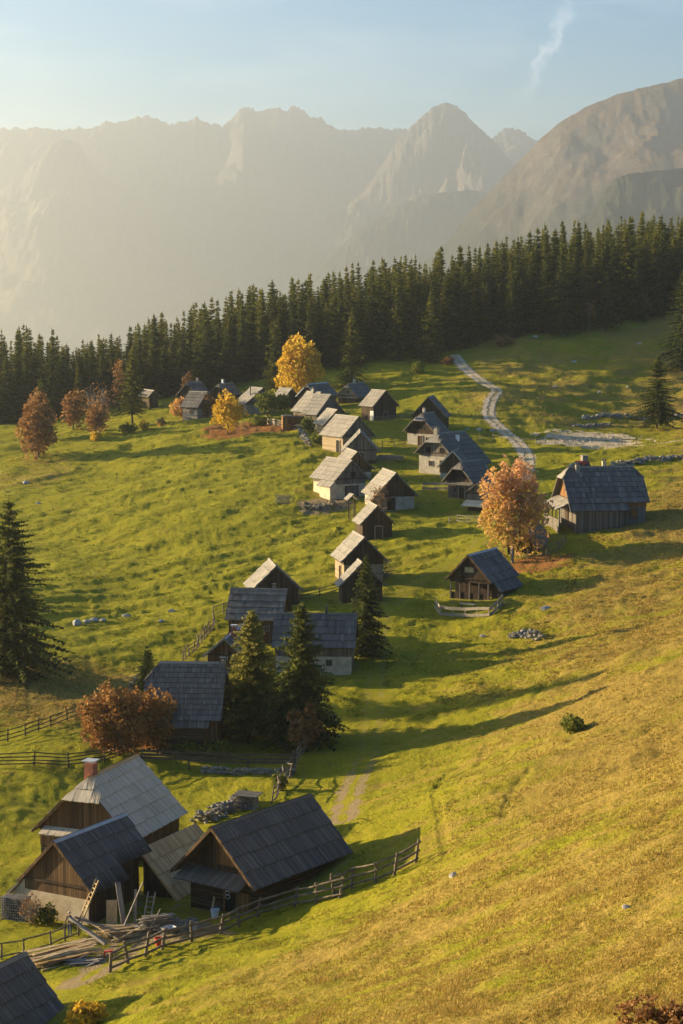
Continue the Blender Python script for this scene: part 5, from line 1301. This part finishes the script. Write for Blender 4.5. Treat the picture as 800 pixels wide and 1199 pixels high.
# ------------------------------------------------------------------ mountains
def rock_mat(name, forest, grass, stone, lo, hi):
    m, n = nt(name)
    g = N(n, 'ShaderNodeNewGeometry'); sx = N(n, 'ShaderNodeSeparateXYZ'); L(n, g.outputs['Position'], sx.inputs[0]); sn = N(n, 'ShaderNodeSeparateXYZ'); L(n, g.outputs['Normal'], sn.inputs[0])
    co = N(n, 'ShaderNodeTexCoord').outputs['Object']
    n1 = noise(n, co, .0028, 9, .64); n2 = noise(n, co, .014, 8, .7)
    zz = math_(n, 'ADD', sx.outputs[2], math_(n, 'MULTIPLY', math_(n, 'SUBTRACT', n1, .5), (hi - lo) * 1.6))
    r1 = N(n, 'ShaderNodeMapRange', interpolation_type='SMOOTHSTEP'); L(n, zz, r1.inputs[0]); r1.inputs[1].default_value = lo; r1.inputs[2].default_value = hi
    st = math_(n, 'ADD', sn.outputs[2], math_(n, 'MULTIPLY', math_(n, 'SUBTRACT', n2, .5), .7))
    r2 = N(n, 'ShaderNodeMapRange', interpolation_type='SMOOTHSTEP'); L(n, st, r2.inputs[0]); r2.inputs[1].default_value = .62; r2.inputs[2].default_value = .86
    up = mixc(n, r2.outputs[0], stone, grass)
    c = mixc(n, r1.outputs[0], forest, up)
    c = mixc(n, .6, c, ramp(n, n2, [(.3, (.04,.04,.035)), (.7, (.42,.38,.32))]), 'OVERLAY')
    finish(n, c, .95, n2, .9, 34.0, .05); M[name] = m
rock_mat('mountain_far', (.09,.085,.065), (.12,.105,.07), (.16,.145,.12), -40, 560)
rock_mat('mountain_peak', (.08,.072,.05), (.17,.128,.07), (.20,.172,.135), 150, 560)
rock_mat('mountain_right', (.05,.052,.028), (.19,.122,.055), (.20,.167,.125), 200, 560)
rock_mat('mountain_spur', (.05,.055,.025), (.13,.11,.05), (.3,.27,.22), 400, 900)
def mountain(name, prof, Y, mat, depth, rough, seed, foot=-340.0, nx=420, nv=110, slopef=1.0, ext=0.18):
    """a mountain ridge: its crest, two flanks cut by gullies, at its real distance"""
    px = np.array([q[0] for q in prof], float); py = np.array([q[1] for q in prof], float)
    xs = (px - CX) / F_PX * Y; zs = np.array([ray(a, b, Y)[2] for a, b in prof])
    x = np.linspace(xs[0], xs[-1], nx); crest = np.interp(x, xs, zs)
    v = np.concatenate([-np.linspace(1, 0, nv, endpoint=False) ** 1.25, np.linspace(0, 1, nv // 2) ** 1.2]) * depth
    X, Vv = np.meshgrid(x, v); C = np.broadcast_to(crest, X.shape)
    t = np.abs(Vv) / depth
    wob = depth * .10 * fbm(X / (depth * .5), Vv / (depth * .5), seed, 3) * np.clip(t * 6, 0, 1)
    edge = np.clip(np.minimum(X - x[0], x[-1] - X) / ((x[-1] - x[0]) * .06), 0, 1)
    fall = (1 - t) ** 1.15 * (1 - .25 * t * (1 - t) * 4 * 0)
    H = foot + (C - foot) * fall
    g1 = ridged(X / (depth * .36) + .45 * fbm(X / (depth * .4), Vv / (depth * .4), seed + 70, 3) + .5 * Vv / depth * np.sin(X / depth * 2.3), Vv / (depth * .33), seed + 9, 5, .52) - 1.35
    g2 = fbm(X / (depth * .07), Vv / (depth * .09), seed + 20, 4, .55)
    amp = rough * (C - foot) * np.clip(t * 9, .0, 1) * (1 - t * .85)
    H = H + g1 * amp * .55 + g2 * amp * .30 + rough * 42 * fbm(X / (depth * .03), Vv / (depth * .05), seed + 40, 3) * np.clip(t * 30, .12, 1)
    H = np.minimum(H, foot + (C - foot) * (1 - .55 * t) - 3 * np.clip(t * 60, 0, 1))
    H = np.where(t > .97, np.minimum(H, foot + 12), H)
    Vt = np.stack([X.ravel(), Y + Vv.ravel() + wob.ravel(), H.ravel()], 1).astype(np.float32)
    nr, nc = X.shape; i = np.arange(nr * nc).reshape(nr, nc)
    Fc = np.stack([i[:-1, :-1].ravel(), i[:-1, 1:].ravel(), i[1:, 1:].ravel(), i[1:, :-1].ravel()], 1)
    me = mesh_np(name, Vt, Fc, M[mat], smooth=True); o = bpy.data.objects.new(name, me); COL.objects.link(o); tag(o, kind='structure'); return o
def dense(prof, seed, amp, n=6):
    r = random.Random(seed); out = []
    for a, b in zip(prof, prof[1:]):
        for k in range(n): t = k / n; out.append((a[0] + (b[0] - a[0]) * t, a[1] + (b[1] - a[1]) * t + (r.uniform(-amp, amp) if k else 0)))
    return out + [prof[-1]]
mountain('mountain_range', dense([(-140,215),(-90,152),(0,149),(30,151),(52,150),(72,153),(95,149),(112,150),(128,142),(138,144),(160,139),(176,135),(188,139),(203,146),(212,142),(222,143),(232,137),(240,141),(262,149),(272,141),(282,129),(292,125),(302,131),(312,128),(328,126),(336,130),(346,123),(356,128),(364,138),(374,137),(392,150),(415,152),(432,149),(452,150),(470,152),(500,150),(540,160),(575,162),(586,152),(598,149),(610,155),(622,164),(660,180),(760,190),(860,205),(900,230)], 1, 2.4, 8), 15400, 'mountain_far', 3300, .17, 3, nx=620)
mountain('hazy_mountain', dense([(-140,320),(-60,262),(0,228),(30,205),(52,185),(66,168),(80,163),(95,166),(108,186),(124,206),(160,232),(220,258),(300,310),(340,345)], 2, 1.2), 13500, 'mountain_far', 2300, .2, 14)
mountain('rocky_mountain', dense([(330,300),(380,262),(425,225),(446,195),(456,178),(466,164),(480,148),(497,132),(508,124),(520,120),(532,123),(542,131),(552,143),(564,154),(574,163),(590,182),(620,215),(680,260),(760,310)], 3, 1.2), 12800, 'mountain_peak', 2300, .24, 25)
mountain('wooded_ridge', dense([(360,320),(420,270),(465,240),(500,228),(545,222),(590,228),(640,240),(720,280)], 5, .8), 10800, 'mountain_spur', 1600, .22, 47)
mountain('grassy_mountain', dense([(470,330),(520,285),(556,240),(585,210),(610,184),(632,160),(655,141),(684,124),(718,110),(745,103),(772,97),(800,89),(840,78),(900,70),(980,66),(1100,90),(1250,150)], 6, .7), 7700, 'mountain_right', 2100, .065, 58, nx=520)
mountain('forested_spur', dense([(640,300),(672,268),(694,242),(706,222),(718,208),(735,203),(760,200),(800,197),(860,192),(940,196),(1050,230)], 7, .9), 5500, 'mountain_spur', 1050, .16, 69)

# ------------------------------------------------------------------ sky, sun, air
SUN_EL, SUN_AZ = math.radians(11.5), math.atan2(-0.94, 0.34)
w = bpy.data.worlds.new('World'); SC.world = w; w.use_nodes = True
n = w.node_tree; n.nodes.clear()
sk = N(n, 'ShaderNodeTexSky', sky_type='NISHITA'); sk.sun_disc = False; sk.sun_elevation = SUN_EL; sk.sun_rotation = SUN_AZ; sk.altitude = 1300; sk.air_density = 1.0; sk.dust_density = 0.1; sk.ozone_density = 3.0
tc = N(n, 'ShaderNodeTexCoord').outputs['Generated']
# thin cirrus: bands far above, drifting across the upper sky
n1 = noise(n, mapping(n, tc, (5, 3, 26)), 1.6, 6, .6)
cir = ramp(n, n1, [(.50, (0,0,0)), (.80, (.20,.20,.20))])
hs = N(n, 'ShaderNodeHueSaturation'); hs.inputs['Saturation'].default_value = 1.42; L(n, sk.outputs[0], hs.inputs['Color'])
c1 = mixc(n, cir, hs.outputs[0], (9.0, 8.8, 8.4))
# one thin curling streak of cirrus in the north-east
sp = N(n, 'ShaderNodeSeparateXYZ'); L(n, tc, sp.inputs[0])
du = math_(n, 'DIVIDE', sp.outputs[0], sp.outputs[1]); dv = math_(n, 'DIVIDE', sp.outputs[2], sp.outputs[1])
wv = noise(n, mapping(n, tc, (40, 40, 40)), 1.0, 4, .6); wv2 = noise(n, mapping(n, tc, (160, 160, 160)), 1.0, 5, .65)
cu = math_(n, 'ADD', math_(n, 'ADD', .0975, math_(n, 'MULTIPLY', math_(n, 'SUBTRACT', dv, .109), .5)), math_(n, 'MULTIPLY', math_(n, 'SUBTRACT', wv, .5), .024))
ds = math_(n, 'ABSOLUTE', math_(n, 'SUBTRACT', du, math_(n, 'ADD', cu, math_(n, 'MULTIPLY', math_(n, 'SUBTRACT', wv2, .5), .010))))
k1 = N(n, 'ShaderNodeMapRange', interpolation_type='SMOOTHSTEP'); L(n, ds, k1.inputs[0]); k1.inputs[1].default_value = .005; k1.inputs[2].default_value = .0; k1.inputs[3].default_value = 0; k1.inputs[4].default_value = 1
k2 = N(n, 'ShaderNodeMapRange', interpolation_type='SMOOTHSTEP'); L(n, dv, k2.inputs[0]); k2.inputs[1].default_value = .088; k2.inputs[2].default_value = .112
k3 = N(n, 'ShaderNodeMapRange', interpolation_type='SMOOTHSTEP'); L(n, dv, k3.inputs[0]); k3.inputs[1].default_value = .148; k3.inputs[2].default_value = .126
k4 = math_(n, 'GREATER_THAN', sp.outputs[1], 0.0)
kk = math_(n, 'MULTIPLY', math_(n, 'MULTIPLY', k1.outputs[0], k2.outputs[0]), math_(n, 'MULTIPLY', math_(n, 'MULTIPLY', k3.outputs[0], k4), .22))
c1 = mixc(n, kk, c1, (11.0, 10.9, 10.8))
bg = N(n, 'ShaderNodeBackground'); bg.inputs[1].default_value = 0.056; L(n, c1, bg.inputs[0])
wo = N(n, 'ShaderNodeOutputWorld'); L(n, bg.outputs[0], wo.inputs[0])

sd = bpy.data.lights.new('sun', 'SUN'); sd.energy = 5.0; sd.angle = math.radians(.5); sd.color = (1.0, 0.80, 0.48)
so = bpy.data.objects.new('sun', sd); COL.objects.link(so)
dirv = Vector((math.sin(SUN_AZ) * math.cos(SUN_EL), math.cos(SUN_AZ) * math.cos(SUN_EL), math.sin(SUN_EL)))
so.rotation_euler = dirv.to_track_quat('Z', 'Y').to_euler(); so.location = dirv * 400

mb = MB(); mb.box((0, 9700, 533.5), (7800, 19800, 1853))
hm, n = nt('valley_haze'); pv = N(n, 'ShaderNodeVolumePrincipled'); pv.inputs['Color'].default_value = (0.92, 0.955, 0.94, 1); pv.inputs['Density'].default_value = 9.8e-05; pv.inputs['Anisotropy'].default_value = 0.64
ou = N(n, 'ShaderNodeOutputMaterial'); L(n, pv.outputs[0], ou.inputs['Volume'])
o = mb.build('haze', hm); tag(o, kind='stuff')
bmx = bmesh.new(); bmx.from_mesh(o.data); bmesh.ops.remove_doubles(bmx, verts=bmx.verts, dist=.01); bmesh.ops.recalc_face_normals(bmx, faces=bmx.faces); bmx.to_mesh(o.data); bmx.free()

SC.render.engine = 'CYCLES'
cy = SC.cycles; cy.use_denoising = True; cy.max_bounces = 5; cy.diffuse_bounces = 3; cy.glossy_bounces = 2; cy.transmission_bounces = 3; cy.transparent_max_bounces = 4; cy.volume_bounces = 0
cy.use_adaptive_sampling = True; cy.adaptive_threshold = .02; cy.caustics_reflective = False; cy.caustics_refractive = False
vs = SC.view_settings; vs.view_transform = 'Standard'; vs.look = 'None'; vs.exposure = 1.9; vs.gamma = 1.0; vs.use_curve_mapping = False
